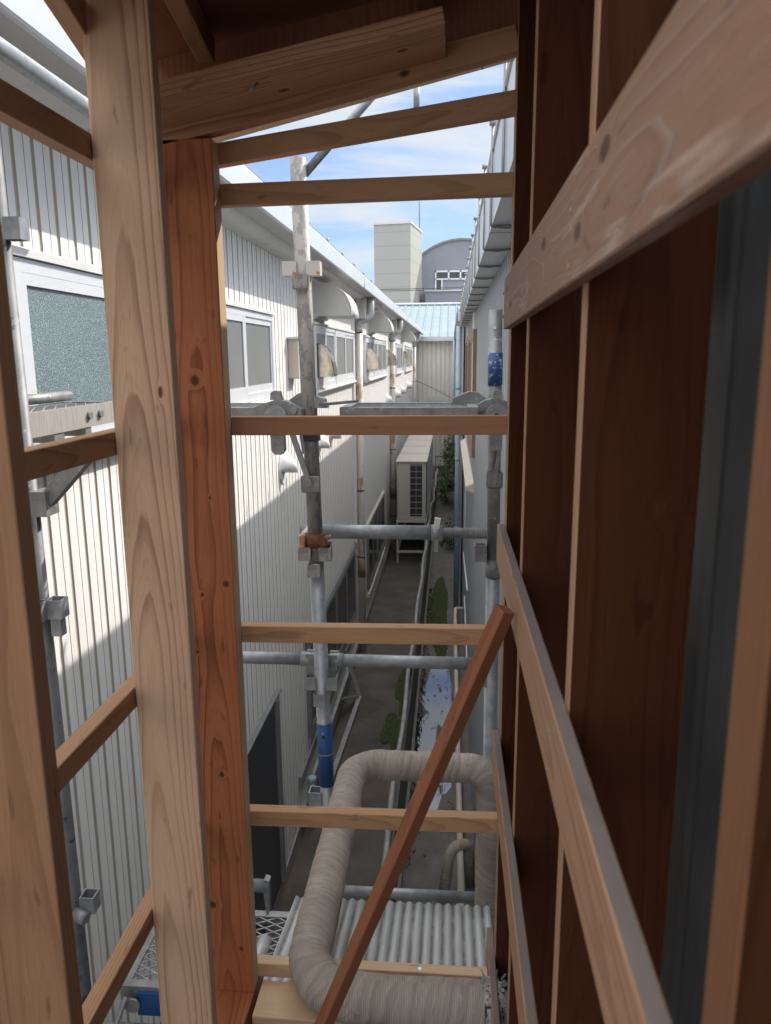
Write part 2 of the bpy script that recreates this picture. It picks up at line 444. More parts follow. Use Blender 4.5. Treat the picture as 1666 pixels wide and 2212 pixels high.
def m_corr():
    n = NT('dusty_corrugated_sheet')
    p = n.coord('Object')
    f = n.noise(n.vscale(p, (30, 2.5, 30)), 1.0, 4, 0.6)
    c = n.mix(n.ramp(f, [(0.35, 0.0), (0.7, 1.0)]), (0.42, 0.44, 0.45), (0.52, 0.535, 0.535))
    _, _, z = n.sep(n.coord('UV'))[:]
    u, v, _ = n.sep(n.coord('UV'))[:]
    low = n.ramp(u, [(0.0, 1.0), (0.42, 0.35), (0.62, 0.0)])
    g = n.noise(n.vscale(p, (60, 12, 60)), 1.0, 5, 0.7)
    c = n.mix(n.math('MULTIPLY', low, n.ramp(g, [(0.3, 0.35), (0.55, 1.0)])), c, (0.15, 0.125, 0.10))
    return n.done(c, 0.4, 0.0, 0.5)


m_sheet = m_corr()


def m_ground():
    n = NT('old_asphalt')
    p = n.coord('Object')
    f = n.noise(p, 2.2, 6, 0.6)
    g = n.noise(p, 60, 4, 0.7)
    c = n.mix(n.ramp(f, [(0.35, 0.0), (0.65, 1.0)]), (0.075, 0.068, 0.059), (0.125, 0.112, 0.095))
    c = n.mix(0.5, c, n.ramp(g, [(0.3, 0.45), (0.7, 1.25)]), 'MULTIPLY')
    r = n.noise(p, 1.1, 3)
    c = n.mix(n.ramp(r, [(0.55, 0.0), (0.72, 0.6)]), c, (0.14, 0.095, 0.062))
    sp = n.noise(p, 34, 2)
    c = n.mix(n.ramp(sp, [(0.74, 0.0), (0.76, 0.8)]), c, (0.22, 0.20, 0.17))
    n.bump(g, 0.5, 0.006)
    return n.done(c, 0.85, 0.0, 0.3)


m_asph = m_ground()
m_wetconc = mottled('damp_concrete', (0.070, 0.064, 0.056), (0.135, 0.123, 0.105), 4, 0.6, 0, 0.5, spots=((7, 0.62, (0.05, 0.043, 0.035)),), bump=0.3)
m_moss = mottled('green_moss', (0.022, 0.030, 0.006), (0.055, 0.066, 0.013), 16, 0.95, spots=((22, 0.62, (0.030, 0.022, 0.012)),), bump=0.8)


def m_water():
    n = NT('still_muddy_water')
    p = n.coord('Object')
    f = n.noise(n.vscale(p, (4.0, 1.3, 1)), 1.0, 5, 0.55, 0.3)
    mud = n.ramp(f, [(0.56, 0.0), (0.61, 1.0)])
    n.b.inputs['IOR'].default_value = 1.85
    n.bump(n.math('MULTIPLY', n.noise(p, 40, 3), mud), 0.3, 0.01)
    return n.done(n.mix(mud, (0.010, 0.011, 0.011), (0.045, 0.038, 0.028)), n.math('MULTIPLY_ADD', mud, 0.55, 0.02), 0.0, n.math('MULTIPLY_ADD', mud, -0.55, 0.8))


m_puddle = m_water()
m_leaf = mottled('dark_leaf', (0.022, 0.042, 0.012), (0.055, 0.085, 0.024), 30, 0.5, 0, 0.4)
m_leaf2 = mottled('light_leaf', (0.055, 0.090, 0.022), (0.10, 0.13, 0.04), 30, 0.5, 0, 0.4)
m_twig = NT('twig_bark').done((0.075, 0.055, 0.04), 0.9)


def m_metalroof():
    n = NT('pale_blue_roof_metal')
    p = n.coord('Object')
    f = n.noise(p, 1.2, 5, 0.6)
    c = n.mix(n.ramp(f, [(0.3, 0.0), (0.7, 1.0)]), (0.155, 0.215, 0.245), (0.205, 0.265, 0.285))
    g = n.noise(n.vscale(p, (1.0, 0.35, 1)), 3.0, 5, 0.65)
    c = n.mix(n.ramp(g, [(0.60, 0.0), (0.72, 0.6)]), c, (0.27, 0.20, 0.14))
    return n.done(c, 0.45, 0.0, 0.4)


m_roofblue = m_metalroof()


def m_panel(name, a, b, pitch, seam):
    n = NT(name)
    p = n.coord('Object')
    z = n.sep(p)[2]
    k = n.math('FRACT', n.math('DIVIDE', z, pitch))
    f = n.noise(p, 0.25, 4)
    c = n.mix(f, a, b)
    c = n.mix(n.ramp(k, [(0.0, 1.0), (0.035, 1.0), (0.06, 0.0)]), c, seam)
    return n.done(c, 0.6, 0.0, 0.3)


m_tower = m_panel('tower_panel', (0.36, 0.36, 0.34), (0.39, 0.39, 0.37), 1.0, (0.28, 0.28, 0.265))
m_dome = mottled('grey_render', (0.215, 0.235, 0.27), (0.245, 0.262, 0.30), 0.4, 0.7, detail=3)
m_cable = NT('black_cable').done((0.02, 0.02, 0.022), 0.6)
m_white = mottled('white_painted_metal', (0.66, 0.67, 0.68), (0.72, 0.73, 0.73), 5, 0.45)
m_tape = mottled('pale_tape', (0.50, 0.58, 0.52), (0.62, 0.66, 0.60), 60, 0.7)
m_greyfence = mottled('weathered_fence_metal', (0.22, 0.22, 0.215), (0.36, 0.355, 0.345), 9, 0.6, 0.2, spots=((14, 0.62, (0.12, 0.11, 0.10)),))
m_floor = mottled('grey_floor_sheet', (0.16, 0.165, 0.18), (0.20, 0.205, 0.22), 6, 0.6)
m_cardboard = mottled('blue_grey_panel', (0.30, 0.34, 0.37), (0.36, 0.40, 0.43), 6, 0.6)

# ------------------------------------------------------------------ mesh helpers
class MB:
    def __init__(s):
        s.v = []; s.f = []; s.mi = []; s.uv = {}; s.smooth = []

    def face(s, idx, m=0, uv=None, smooth=False):
        if uv: s.uv[len(s.f)] = uv
        s.f.append(tuple(idx)); s.mi.append(m); s.smooth.append(smooth)

    def add(s, pts):
        b = len(s.v); s.v += [Vector(p) for p in pts]; return b

    def box(s, lo, hi, m=0):
        x0, y0, z0 = lo; x1, y1, z1 = hi
        b = s.add([(x0, y0, z0), (x1, y0, z0), (x1, y1, z0), (x0, y1, z0), (x0, y0, z1), (x1, y0, z1), (x1, y1, z1), (x0, y1, z1)])
        for q in ((0, 3, 2, 1), (4, 5, 6, 7), (0, 1, 5, 4), (1, 2, 6, 5), (2, 3, 7, 6), (3, 0, 4, 7)):
            s.face([b + i for i in q], m)
        return s

    def bar(s, p0, p1, w, t, side=(1, 0, 0), m=0):
        p0 = Vector(p0); p1 = Vector(p1); a = (p1 - p0).normalized(); sd = Vector(side)
        sd = (sd - a * sd.dot(a)).normalized(); up = a.cross(sd)
        pts = []
        for p in (p0, p1):
            for i, j in ((-1, -1), (1, -1), (1, 1), (-1, 1)):
                pts.append(p + sd * (i * w / 2) + up * (j * t / 2))
        b = s.add(pts)
        for q in ((3, 2, 1, 0), (4, 5, 6, 7), (0, 1, 5, 4), (1, 2, 6, 5), (2, 3, 7, 6), (3, 0, 4, 7)):
            s.face([b + i for i in q], m)
        return s

    def tube(s, path, r, seg=16, caps=True, m=0, hollow=False):
        path = [Vector(p) for p in path]
        rs = r if isinstance(r, (list, tuple)) else [r] * len(path)
        T = []
        for i in range(len(path)):
            a = path[max(0, i - 1)]; c = path[min(len(path) - 1, i + 1)]
            T.append((c - a).normalized())
        ref = Vector((0, 0, 1)) if abs(T[0].z) < 0.9 else Vector((0, 1, 0))
        u = (ref - T[0] * ref.dot(T[0])).normalized()
        L = 0.0; prev = None; base = len(s.v)
        lens = []
        for i, p in enumerate(path):
            if i:
                L += (p - path[i - 1]).length
                u = (u - T[i] * u.dot(T[i])).normalized()
            w = T[i].cross(u)
            lens.append(L)
            for k in range(seg):
                an = 2 * PI * k / seg
                s.v.append(p + (u * math.cos(an) + w * math.sin(an)) * rs[i])
        for i in range(len(path) - 1):
            for k in range(seg):
                k2 = (k + 1) % seg
                cir = 2 * PI * rs[i]
                va, vb = k / seg * cir, (k + 1) / seg * cir
                s.face([base + i * seg + k, base + i * seg + k2, base + (i + 1) * seg + k2, base + (i + 1) * seg + k], m,
                       [(lens[i], va), (lens[i], vb), (lens[i + 1], vb), (lens[i + 1], va)], True)
        if caps:
            s.face([base + k for k in reversed(range(seg))], m)
            e = base + (len(path) - 1) * seg
            s.face([e + k for k in range(seg)], m)
        return s

    def prism(s, poly, axis, a, b, m=0, smooth=False):
        """poly in the two other axes (cyclic order), extruded along axis from a to b"""
        def P(q, h):
            if axis == 0: return (h, q[0], q[1])
            if axis == 1: return (q[0], h, q[1])
            return (q[0], q[1], h)
        n = len(poly)
        i0 = s.add([P(q, a) for q in poly]); i1 = s.add([P(q, b) for q in poly])
        for k in range(n):
            k2 = (k + 1) % n
            s.face([i0 + k, i0 + k2, i1 + k2, i1 + k], m, None, smooth)
        s.face([i0 + k for k in reversed(range(n))], m); s.face([i1 + k for k in range(n)], m)
        return s

    def strip(s, poly, axis, a, b, mats=None, smooth=False):
        """open profile extruded"""
        def P(q, h):
            if axis == 0: return (h, q[0], q[1])
            if axis == 1: return (q[0], h, q[1])
            return (q[0], q[1], h)
        n = len(poly)
        i0 = s.add([P(q, a) for q in poly]); i1 = s.add([P(q, b) for q in poly])
        for k in range(n - 1):
            s.face([i0 + k, i0 + k + 1, i1 + k + 1, i1 + k], mats[k] if mats else 0, None, smooth)
        return s

    def build(s, name, mats, parent=None, fix=True):
        if not isinstance(mats, (list, tuple)): mats = [mats]
        me = bpy.data.meshes.new(name)
        xs = [p.x for p in s.v]; ys = [p.y for p in s.v]; zs = [p.z for p in s.v]
        o3 = Vector(((min(xs) + max(xs)) / 2, (min(ys) + max(ys)) / 2, min(zs)))
        me.from_pydata([tuple(p - o3) for p in s.v], [], s.f)
        for mt in mats: me.materials.append(mt)
        for i, pl in enumerate(me.polygons):
            pl.material_index = s.mi[i]; pl.use_smooth = s.smooth[i]
        if s.uv:
            uvl = me.uv_layers.new(name='UVMap')
            for i, pl in enumerate(me.polygons):
                q = s.uv.get(i)
                if q:
                    for li, c in zip(pl.loop_indices, q): uvl.data[li].uv = c
        if fix:
            bm = bmesh.new(); bm.from_mesh(me)
            bmesh.ops.recalc_face_normals(bm, faces=bm.faces[:])
            bm.to_mesh(me); bm.free()
        me.update()
        ob = bpy.data.objects.new(name, me)
        COL.objects.link(ob)
        wl = o3 + Vector((0, 0, EYE))
        if parent:
            ob.parent = parent
            par = parent; off = Vector(par.location)
            if par.parent: off = off + Vector(par.parent.location)
            ob.location = wl - off
        else:
            ob.location = wl
        return ob


def tag(o, label=None, cat=None, group=None, kind=None):
    if label: o['label'] = label
    if cat: o['category'] = cat
    if group: o['group'] = group
    if kind: o['kind'] = kind
    return o


def thing(name, loc, label, cat, group=None):
    o = bpy.data.objects.new(name, None)
    COL.objects.link(o)
    o.location = (loc[0], loc[1], loc[2] + EYE)
    o.empty_display_size = 0.1
    return tag(o, label, cat, group)


def bevel(me, w, segs=1):
    bm = bmesh.new(); bm.from_mesh(me)
    bmesh.ops.bevel(bm, geom=bm.edges[:], offset=w, segments=segs, affect='EDGES', profile=0.5)
    bm.to_mesh(me); bm.free()


def timber(name, p0, p1, w, t, side, mat, label, cat, group=None, face_mats=None, bev=0.0015, parent=None, warp=0.0):
    """sawn timber; side = direction of local X (width w), local Y (thickness t) = axis x side, local Z = grain"""
    p0 = Vector(p0); p1 = Vector(p1); ax = (p1 - p0); L = ax.length; ax.normalize()
    sd = Vector(side); sd = (sd - ax * sd.dot(ax)).normalized(); th = ax.cross(sd)
    me = bpy.data.meshes.new(name)
    n = 8
    v = []; f = []
    for i in range(n + 1):
        z = L * i / n; b = math.sin(PI * i / n) * warp
        v += [(-w / 2 + b, -t / 2, z), (w / 2 + b, -t / 2, z), (w / 2 + b, t / 2, z), (-w / 2 + b, t / 2, z)]
    for i in range(n):
        a = 4 * i
        for k in range(4):
            k2 = (k + 1) % 4
            f.append((a + k, a + k2, a + 4 + k2, a + 4 + k))
    f.append((3, 2, 1, 0)); e = 4 * n; f.append((e, e + 1, e + 2, e + 3))
    me.from_pydata(v, [], f)
    mats = [mat] if not isinstance(mat, (list, tuple)) else mat
    for m in mats: me.materials.append(m)
    bm = bmesh.new(); bm.from_mesh(me)
    edges = [ed for ed in bm.edges if not (abs(ed.verts[0].co.z - ed.verts[1].co.z) < 1e-6 and 1e-4 < ed.verts[0].co.z < L - 1e-4)]
    bmesh.ops.bevel(bm, geom=edges, offset=bev, segments=1, affect='EDGES', profile=0.5, clamp_overlap=True)
    bmesh.ops.recalc_face_normals(bm, faces=bm.faces[:])
    bm.to_mesh(me); bm.free()
    if face_mats:      # list of (local normal, material index)
        for pl in me.polygons:
            for (nv, mi) in face_mats:
                if pl.normal.dot(Vector(nv)) > 0.9: pl.material_index = mi
    ob = bpy.data.objects.new(name, me)
    COL.objects.link(ob)
    MM = Matrix((sd, th, ax)).transposed().to_4x4()
    MM.translation = p0 + Vector((0, 0, EYE))
    ob.matrix_world = MM
    if parent is None:
        tag(ob, label, cat, group)
    return ob


def fillet(pts, rad, seg=8):
    pts = [Vector(p) for p in pts]
    out = [pts[0]]
    for i in range(1, len(pts) - 1):
        a, b, c = pts[i - 1], pts[i], pts[i + 1]
        d1 = (a - b).normalized(); d2 = (c - b).normalized()
        ang = d1.angle(d2)
        r = rad[i - 1] if isinstance(rad, (list, tuple)) else rad
        tl = r / math.tan(ang / 2)
        s0 = b + d1 * tl; s1 = b + d2 * tl
        bis = (d1 + d2).normalized(); ctr = b + bis * (r / math.sin(ang / 2))
        v0 = s0 - ctr; v1 = s1 - ctr; tot = v0.angle(v1)
        for k in range(seg + 1):
            tt = k / seg
            q = (v0 * math.sin((1 - tt) * tot) + v1 * math.sin(tt * tot)) / math.sin(tot)
            out.append(ctr + q)
    out.append(pts[-1])
    return out


def dense(path, step):
    out = [Vector(path[0])]
    for p in path[1:]:
        p = Vector(p); a = out[-1]; n = max(1, int((p - a).length / step))
        for i in range(1, n + 1): out.append(a.lerp(p, i / n))
    return out


GZ = -4.86      # ground, relative to the eye
# ================================================================== SETTING
g = MB(); g.box((-300, -200, GZ - 0.3), (300, 500, GZ)); tag(g.build('ground', m_asph), kind='structure')
g = MB(); g.box((-0.405, 1.0, GZ + 0.004), (0.30, 33.9, GZ + 0.012)); tag(g.build('drain_strip', m_wetconc), kind='structure')


def blob(name, cx, cy, rx, ry, z, mat, seed, h=0.004, n=48, irr=0.25):
    rnd = random.Random(seed)
    ph = [rnd.uniform(0, 6.28) for _ in range(6)]
    pts = []
    for k in range(n):
        a = 2 * PI * k / n
        rr = 1 + irr * sum(math.sin((j + 2) * a + ph[j]) / (j + 1.6) for j in range(6)) * 0.6 + rnd.uniform(-.04, .04)
        pts.append((cx + rx * math.cos(a) * rr, cy + ry * math.sin(a) * rr))
    b = MB(); b.prism(pts, 2, z, z + h); return b.build(name, mat)


tag(blob('puddle', -0.145, 9.5, 0.235, 2.3, GZ + 0.012, m_puddle, 3, irr=0.20), kind='structure')
tag(blob('moss_bed', -0.17, 14.0, 0.185, 2.2, GZ + 0.012, m_moss, 5, 0.012, n=140, irr=0.28), kind='structure')
tag(blob('moss_patch', -0.64, 10.6, 0.10, 0.9, GZ, m_moss, 8, 0.012, irr=0.5), kind='structure')
tag(blob('moss_patch', -0.72, 9.2, 0.14, 0.5, GZ, m_moss, 11, 0.010, irr=0.55), kind='structure')

# ================================================================== LEFT BUILDING
XW = -1.5
YB0, YB1 = -1.2, 33.6
lb = thing('workshop_building', (XW - 2.5, 16, GZ), 'long white ribbed metal building with windows and vent hoods, left of the alley', 'building')


def ribbed(x, y0, y1, z0, z1, pitch, gw, gd, sgn, minor=True, gm=1):
    """profile along Y at plane x; grooves go to -sgn side"""
    prof = []; mats = []
    y = y0
    while y < y1:
        a = [(x, y), (x, y + pitch * 0.44)]
        if minor:
            a += [(x - sgn * 0.004, y + pitch * 0.44 + 0.0012), (x - sgn * 0.004, y + pitch * 0.44 + 0.0042), (x, y + pitch * 0.44 + 0.0054)]
        ge = y + pitch
        a += [(x, ge - gw), (x - sgn * gd, ge - gw + 0.003), (x - sgn * gd, ge - 0.003)]
        prof += a
        y += pitch
    prof.append((x, y))
    b = MB()
    for i in range(len(prof) - 1):
        mid = abs(prof[i][0] - x) > 0.003 or abs(prof[i + 1][0] - x) > 0.003
        mats.append(gm if mid else 0)
    b.strip(prof, 2, z0, z1, mats)
    return b


ribbed(XW, YB0, YB1, GZ + 0.16, 0.86, 0.134, 0.026, 0.006, 1).build('wall', [m_side, m_groove], lb, fix=False)
b = MB(); b.box((XW - 0.3, YB0, GZ), (XW + 0.015, YB1, GZ + 0.17)); b.build('plinth', m_conc, lb)
# body behind the cladding, roof
b = MB(); b.box((XW - 5, YB0, GZ), (XW - 0.03, YB1, 0.95)); b.build('back_wall', m_side, lb)
b = MB(); b.prism([(-1.20, 0.99), (-1.20, 1.02), (-6.6, 2.0), (-6.6, 1.9)], 1, YB0, YB1 + 0.3); b.build('roof', m_roofblue, lb)
# eave: rounded frieze, soffit, gutter
prof = [(XW, 0.842), (-1.43, 0.845), (-1.36, 0.853), (-1.325, 0.868), (-1.305, 0.886), (-1.295, 0.91)]
b = MB(); b.strip(prof, 1, YB0, YB1, None, True); fr = b.build('eave_trim', m_trim, lb)
for i, ys in enumerate((3.02, 3.42, 5.75, 5.98, 7.6, 7.95, 9.6, 9.95, 12.6, 13.2, 16.5, 17.1, 20.6)):
    p2 = [(x + 0.004, z - 0.004) for x, z in prof]
    b = MB(); b.strip(p2, 1, ys, ys + 0.012); b.build('seam', m_soffit, fr)
b = MB(); b.box((-1.30, YB0, 0.886), (-1.152, YB1, 0.898)); b.build('soffit', m_soffit, lb)
prof = [(-1.165, 0.877), (-1.149, 0.877), (-1.143, 0.885), (-1.143, 1.030), (-1.152, 1.045), (-1.165, 1.045)]
b = MB(); b.prism(prof, 1, YB0, YB1); gt = b.build('gutter', m_gutter, lb)
b = MB(); b.box((-1.168, YB0, 1.040), (-1.150, YB1, 1.052)); b.build('gutter_lip', m_jamb, gt)
for ys in (10.35, 15.6, 20.3, 25.4):
    b = MB(); b.bar((-1.138, ys, 0.87), (-1.150, ys, 1.075), 0.022, 0.008, (0, 1, 0)); b.build('gutter_bracket', m_galv, gt)
for i in range(9):
    b = MB(); b.tube([(-1.16, 5.4 + i, 1.05), (-1.16, 5.4 + i, 1.083)], 0.012, 8); b.build('bolt', m_galv_dark, gt)


def window(y0, y1, z0, z1, panels, pane_m, parent=lb, x=XW, sgn=1, fm=None, fw=0.045, name='window', sill=True, head=True):
    fm = fm or m_alu
    b = MB(); xo = x + sgn * 0.045; lo = min(x - sgn * 0.01, xo); hi = max(x - sgn * 0.01, xo)
    def bx(ya, yb, za, zb, e=0.0):
        b.box((min(lo, lo + sgn * e), ya, za), (max(hi, hi + sgn * e), yb, zb))
    bx(y0, y0 + fw, z0, z1); bx(y1 - fw, y1, z0, z1)
    bx(y0 + fw, y1 - fw, z0, z0 + fw * 1.3); bx(y0 + fw, y1 - fw, z1 - fw, z1)
    w = (y1 - y0 - 2 * fw) / panels
    for k in range(1, panels):
        yc = y0 + fw + w * k
        bx(yc - 0.022, yc + 0.022, z0 + fw * 1.3, z1 - fw, -0.006 if k % 2 else 0.004)
    fr = b.build(name, fm, parent)
    for k in range(panels):
        ya = y0 + fw + w * k + (0.022 if k else 0); yb = y0 + fw + w * (k + 1) - (0.022 if k < panels - 1 else 0)
        xp = x + sgn * (0.022 if k % 2 else 0.030)
        b = MB(); b.box((min(xp - 0.004, xp + 0.004), ya - 0.002, z0 + fw * 1.3 - 0.002), (xp + 0.004, yb + 0.002, z1 - fw + 0.002)); b.build('pane', pane_m, fr)
        b = MB()
        s_ = 0.026; xa = xp + sgn * 0.006; xb = xp + sgn * 0.014
        l2, h2 = min(xa, xb), max(xa, xb); zb0 = z0 + fw * 1.3; zb1 = z1 - fw
        b.box((l2, ya, zb0), (h2, ya + s_, zb1)); b.box((l2, yb - s_, zb0), (h2, yb, zb1))
        b.box((l2, ya + s_, zb0), (h2, yb - s_, zb0 + s_ * 2)); b.box((l2, ya + s_, zb1 - s_ * 1.6), (h2, yb - s_, zb1))
        b.build('sash', fm, fr)
    if sill:
        b = MB(); b.prism([(x, z0 - 0.055), (x + sgn * 0.055, z0 - 0.055), (x + sgn * 0.075, z0 - 0.03), (x + sgn * 0.07, z0 - 0.004), (x, z0 - 0.004)], 1, y0 - 0.03, y1 + 0.03)
        b.build('sill', m_trim, fr)
    if head:
        b = MB(); b.prism([(x, z1 + 0.004), (x + sgn * 0.06, z1 + 0.004), (x + sgn * 0.06, z1 + 0.03), (x, z1 + 0.05)], 1, y0 - 0.02, y1 + 0.02)
        b.build('head_flashing', m_trim, fr)
    return fr


window(2.53, 4.15, -0.35, 0.335, 1, m_frosted)
window(4.55, 6.31, -0.32, 0.33, 2, m_scr)
window(8.30, 9.74, -0.35, 0.335, 2, m_scr)
window(9.79, 11.64, -0.35, 0.335, 2, m_scr)
window(13.3, 15.4, -0.40, 0.32, 3, m_scr)
window(15.45, 17.5, -0.40, 0.32, 2, m_scr)
window(20.9, 23.45, -0.45, 0.31, 3, m_scr)
window(25.2, 29.3, -0.48, 0.30, 4, m_scr)
window(7.46, 11.42, -4.05, -2.95, 4, m_darkglass, fm=m_jamb, head=False, sill=False)
window(13.35, 16.75, -4.22, -3.02, 4, m_darkglass, fm=m_jamb, head=False, sill=False)
# low door with its sloping canopy flashing
b = MB(); b.box((XW, 4.3, GZ + 0.2), (XW + 0.02, 5.95, -2.90)); dr = b.build('door', m_door, lb)
b = MB(); b.box((XW, 5.96, GZ + 0.2), (XW + 0.045, 6.02, -2.90)); b.box((XW, 6.04, GZ + 0.2), (XW + 0.03, 6.10, -2.90)); b.build('jamb', m_jamb, dr)
b = MB(); b.prism([(XW, -2.895), (XW + 0.035, -2.885), (XW + 0.035, -2.872), (XW, -2.85)], 1, 4.2, 6.16); b.build('canopy_strip', m_jamb, dr)
b = MB(); b.prism([(XW, -2.93), (XW + 0.035, -2.93), (XW + 0.035, -2.915), (XW, -2.89)], 1, 7.40, 11.50); b.build('canopy_strip', m_jamb, lb)
b = MB(); b.prism([(XW, -3.01), (XW + 0.035, -3.01), (XW + 0.035, -2.995), (XW, -2.97)], 1, 13.3, 16.9); b.build('canopy_strip', m_box, lb)
b = MB(); b.box((XW + 0.0, 13.3, -4.36), (XW + 0.06, 16.8, -4.285)); b.build('ledge', m_box, lb)
b = MB(); b.box((XW + 0.0, 6.9, GZ + 0.17), (XW + 0.05, 11.6, GZ + 0.29)); b.build('base_board', m_greyfence, lb)
b = MB(); b.box((XW + 0.0, 6.9, -4.30), (XW + 0.035, 11.5, -4.18)); b.build('base_board', m_jamb, lb)


def quarter_hood(y0, y1, zt, zb, p, mat, name, lip=0.03, power=2.0):
    n = 14
    arc = [(XW + 0.004, zt)]
    for k in range(n + 1):
        a = PI / 2 * (1 - k / n)
        arc.append((XW + p * (math.cos(a) ** (2 / power)), zb + (zt - zb) * (math.sin(a) ** (2 / power))))
    arc += [(XW + p - 0.012, zb - 0.0), (XW + 0.15 * p, zb + 0.0), (XW + 0.10 * p, zb - 0.06 * (zt - zb)), (XW + 0.004, zb - 0.09 * (zt - zb))]
    b = MB(); b.prism(arc, 1, y0, y1)
    for i in range(len(arc)): b.smooth[i] = 1 <= i <= n
    h = b.build(name, mat, lb)
    # rolled lip round the front edge
    b = MB(); pts = [(XW + (p + 0.003) * math.cos(PI / 2 * (1 - k / n)) ** (2 / power), zb + (zt - zb + 0.003) * math.sin(PI / 2 * (1 - k / n)) ** (2 / power)) for k in range(3, n + 1)]
    in_ = [(q[0] + 0.008, q[1] + 0.006) for q in pts]
    b.prism(pts + in_[::-1], 1, y0 - 0.006, y0 + lip); b.build('lip', mat, h)
    b = MB(); b.box((XW - 0.002, y0 - 0.03, zb - 0.12 * (zt - zb)), (XW + 0.012, y1 + 0.03, zt + 0.02)); b.build('flange', m_trim, h)
    return h


for y0 in (8.40, 14.1, 23.4):
    quarter_hood(y0, y0 + 0.75, 0.79, 0.43, 0.42, m_hood, 'range_hood', 0.05, 2.3)
for y0 in (8.36, 13.33, 17.7, 24.4):
    quarter_hood(y0 + 0.06, y0 + 0.46, 0.15, -0.22, 0.20 if y0 < 9 else 0.25, m_steel, 'steel_vent_hood', 0.02, 2.0)
b = MB(); b.box((XW, 7.05, -0.20), (XW + 0.10, 7.33, 0.165)); bo = b.build('meter_box', m_box, lb); bevel(bo.data, 0.008)
b = MB(); b.box((XW, 7.02, 0.160), (XW + 0.115, 7.36, 0.180)); b.build('lid', m_trim, bo)


def small_vent(y, z, r):
    b = MB(); seg, rings = 16, 8
    # ball-shaped cowl: quarter sphere opening downwards
    base = len(b.v)
    for i in range(rings + 1):
        th = PI / 2 * i / rings
        for k in range(seg + 1):
            ph = PI * k / seg
            dy = math.cos(ph) * math.cos(th) if False else math.cos(ph) * math.sin(PI / 2 * (1 - i / rings) + 0.0)
            rr = math.sin(PI / 2 * (1 - i / rings))
            b.v.append(Vector((XW + 0.012 + r * 0.98 * math.sin(PI / 2 * i / rings) * math.sin(ph) ** 0.3 if i else XW + 0.012, y + r * rr * math.cos(ph), z + r * 1.15 * rr * math.sin(ph) - r * 0.30 * (i / rings))))
    for i in range(rings):
        for k in range(seg):
            a0 = base + i * (seg + 1) + k
            b.face([a0, a0 + 1, a0 + seg + 2, a0 + seg + 1], 0, None, True)
    h = b.build('vent_cowl', m_vent, lb, fix=False)
    b = MB(); pr = [(y + r * 1.08 * math.cos(2 * PI * k / 20), z + 0.02 + r * 1.15 * math.sin(2 * PI * k / 20)) for k in range(20)]
    b.prism(pr, 0, XW, XW + 0.014); b.build('vent_plate', m_vent, h)


for (y, z, r) in ((6.66, -0.98, 0.135), (8.62, -1.0, 0.12), (9.5, -0.98, 0.13), (18.0, -1.06, 0.15), (21.2, -1.08, 0.16), (23.4, -1.08, 0.16), (26.7, -1.06, 0.17)):
    small_vent(y, z, r)

for i, (yp, r) in enumerate(((11.93, 0.057), (18.9, 0.068), (30.3, 0.06))):
    pa = fillet([(-1.24, yp + 0.1, 0.885), (-1.24, yp + 0.1, 0.60), (-1.42, yp, 0.52), (-1.42, yp, 0.36)], 0.09, 6)
    b = MB(); b.tube(pa, r * 1.03, 16); b.build('pipe_elbow', m_pipe_grey, lb)
    b = MB(); b.tube([(-1.42, yp, 0.40), (-1.42, yp, GZ)], r, 18); pp = b.build('downpipe', m_pipe, lb)
    b = MB(); b.tube([(-1.42, yp, 0.36), (-1.42, yp, 0.44)], r * 1.14, 18); b.build('collar', m_pipe_grey, pp)
    b = MB(); b.tube([(-1.42, yp, -3.55), (-1.42, yp, -3.25)], r * 1.10, 18); b.build('collar', m_brownframe, pp)
    b = MB(); b.box((-1.42, yp - r * 1.6, 0.56), (-1.30, yp + r * 1.3, 0.86)); bo = b.build('outlet_box', m_hood, lb); bevel(bo.data, 0.01)
    for zz in (0.345, -2.12, -3.22) if i == 0 else (0.345, -0.78, -2.30, -4.0) if i == 1 else (0.345, -1.0):
        b = MB(); b.tube([(-1.42, yp, zz), (-1.42, yp, zz + 0.022)], r * 1.07, 18); b.bar((-1.42 - r, yp, zz + 0.011), (XW, yp, zz + 0.011), 0.02, 0.02, (0, 1, 0))
        b.build('pipe_band', m_black, pp)
b = MB(); b.box((XW, 11.68, -2.9), (XW + 0.035, 11.84, 0.84)); b.box((XW, 12.05, -2.9), (XW + 0.035, 12.2, 0.84)); b.build('corner_trim', m_white, lb)

# things on the ground beside it
st = thing('steel_angle_frame', (-1.3, 9.0, GZ), 'bent grey steel angle frame lying on the ground by the white wall', 'frame')
MB().bar((-1.36, 7.3, GZ + 0.05), (-1.26, 10.1, GZ + 0.05), 0.06, 0.05).build('bottom_bar', m_greyfence, st)
MB().bar((-1.47, 10.2, GZ + 0.72), (-1.27, 10.12, GZ + 0.08), 0.05, 0.03).build('strut', m_greyfence, st)
MB().bar((-1.46, 9.4, GZ + 0.35), (-1.29, 10.05, GZ + 0.08), 0.05, 0.03).build('strut', m_greyfence, st)
MB().bar((-1.44, 7.2, GZ + 0.42), (-1.42, 10.4, GZ + 0.42), 0.035, 0.03).build('top_bar', m_greyfence, st)
st = thing('bollard', (-1.40, 7.1, GZ), 'short grey capped bollard beside the lower white wall', 'bollard')
MB().tube([(-1.40, 7.1, GZ), (-1.40, 7.1, -4.34)], 0.042, 16).build('pipe_body', m_greyfence, st)
MB().tube([(-1.40, 7.1, -4.34), (-1.40, 7.1, -4.325), (-1.40, 7.1, -4.30), (-1.40, 7.1, -4.285)], [0.042, 0.050, 0.050, 0.036], 16).build('cap', m_pipe_blue, st)

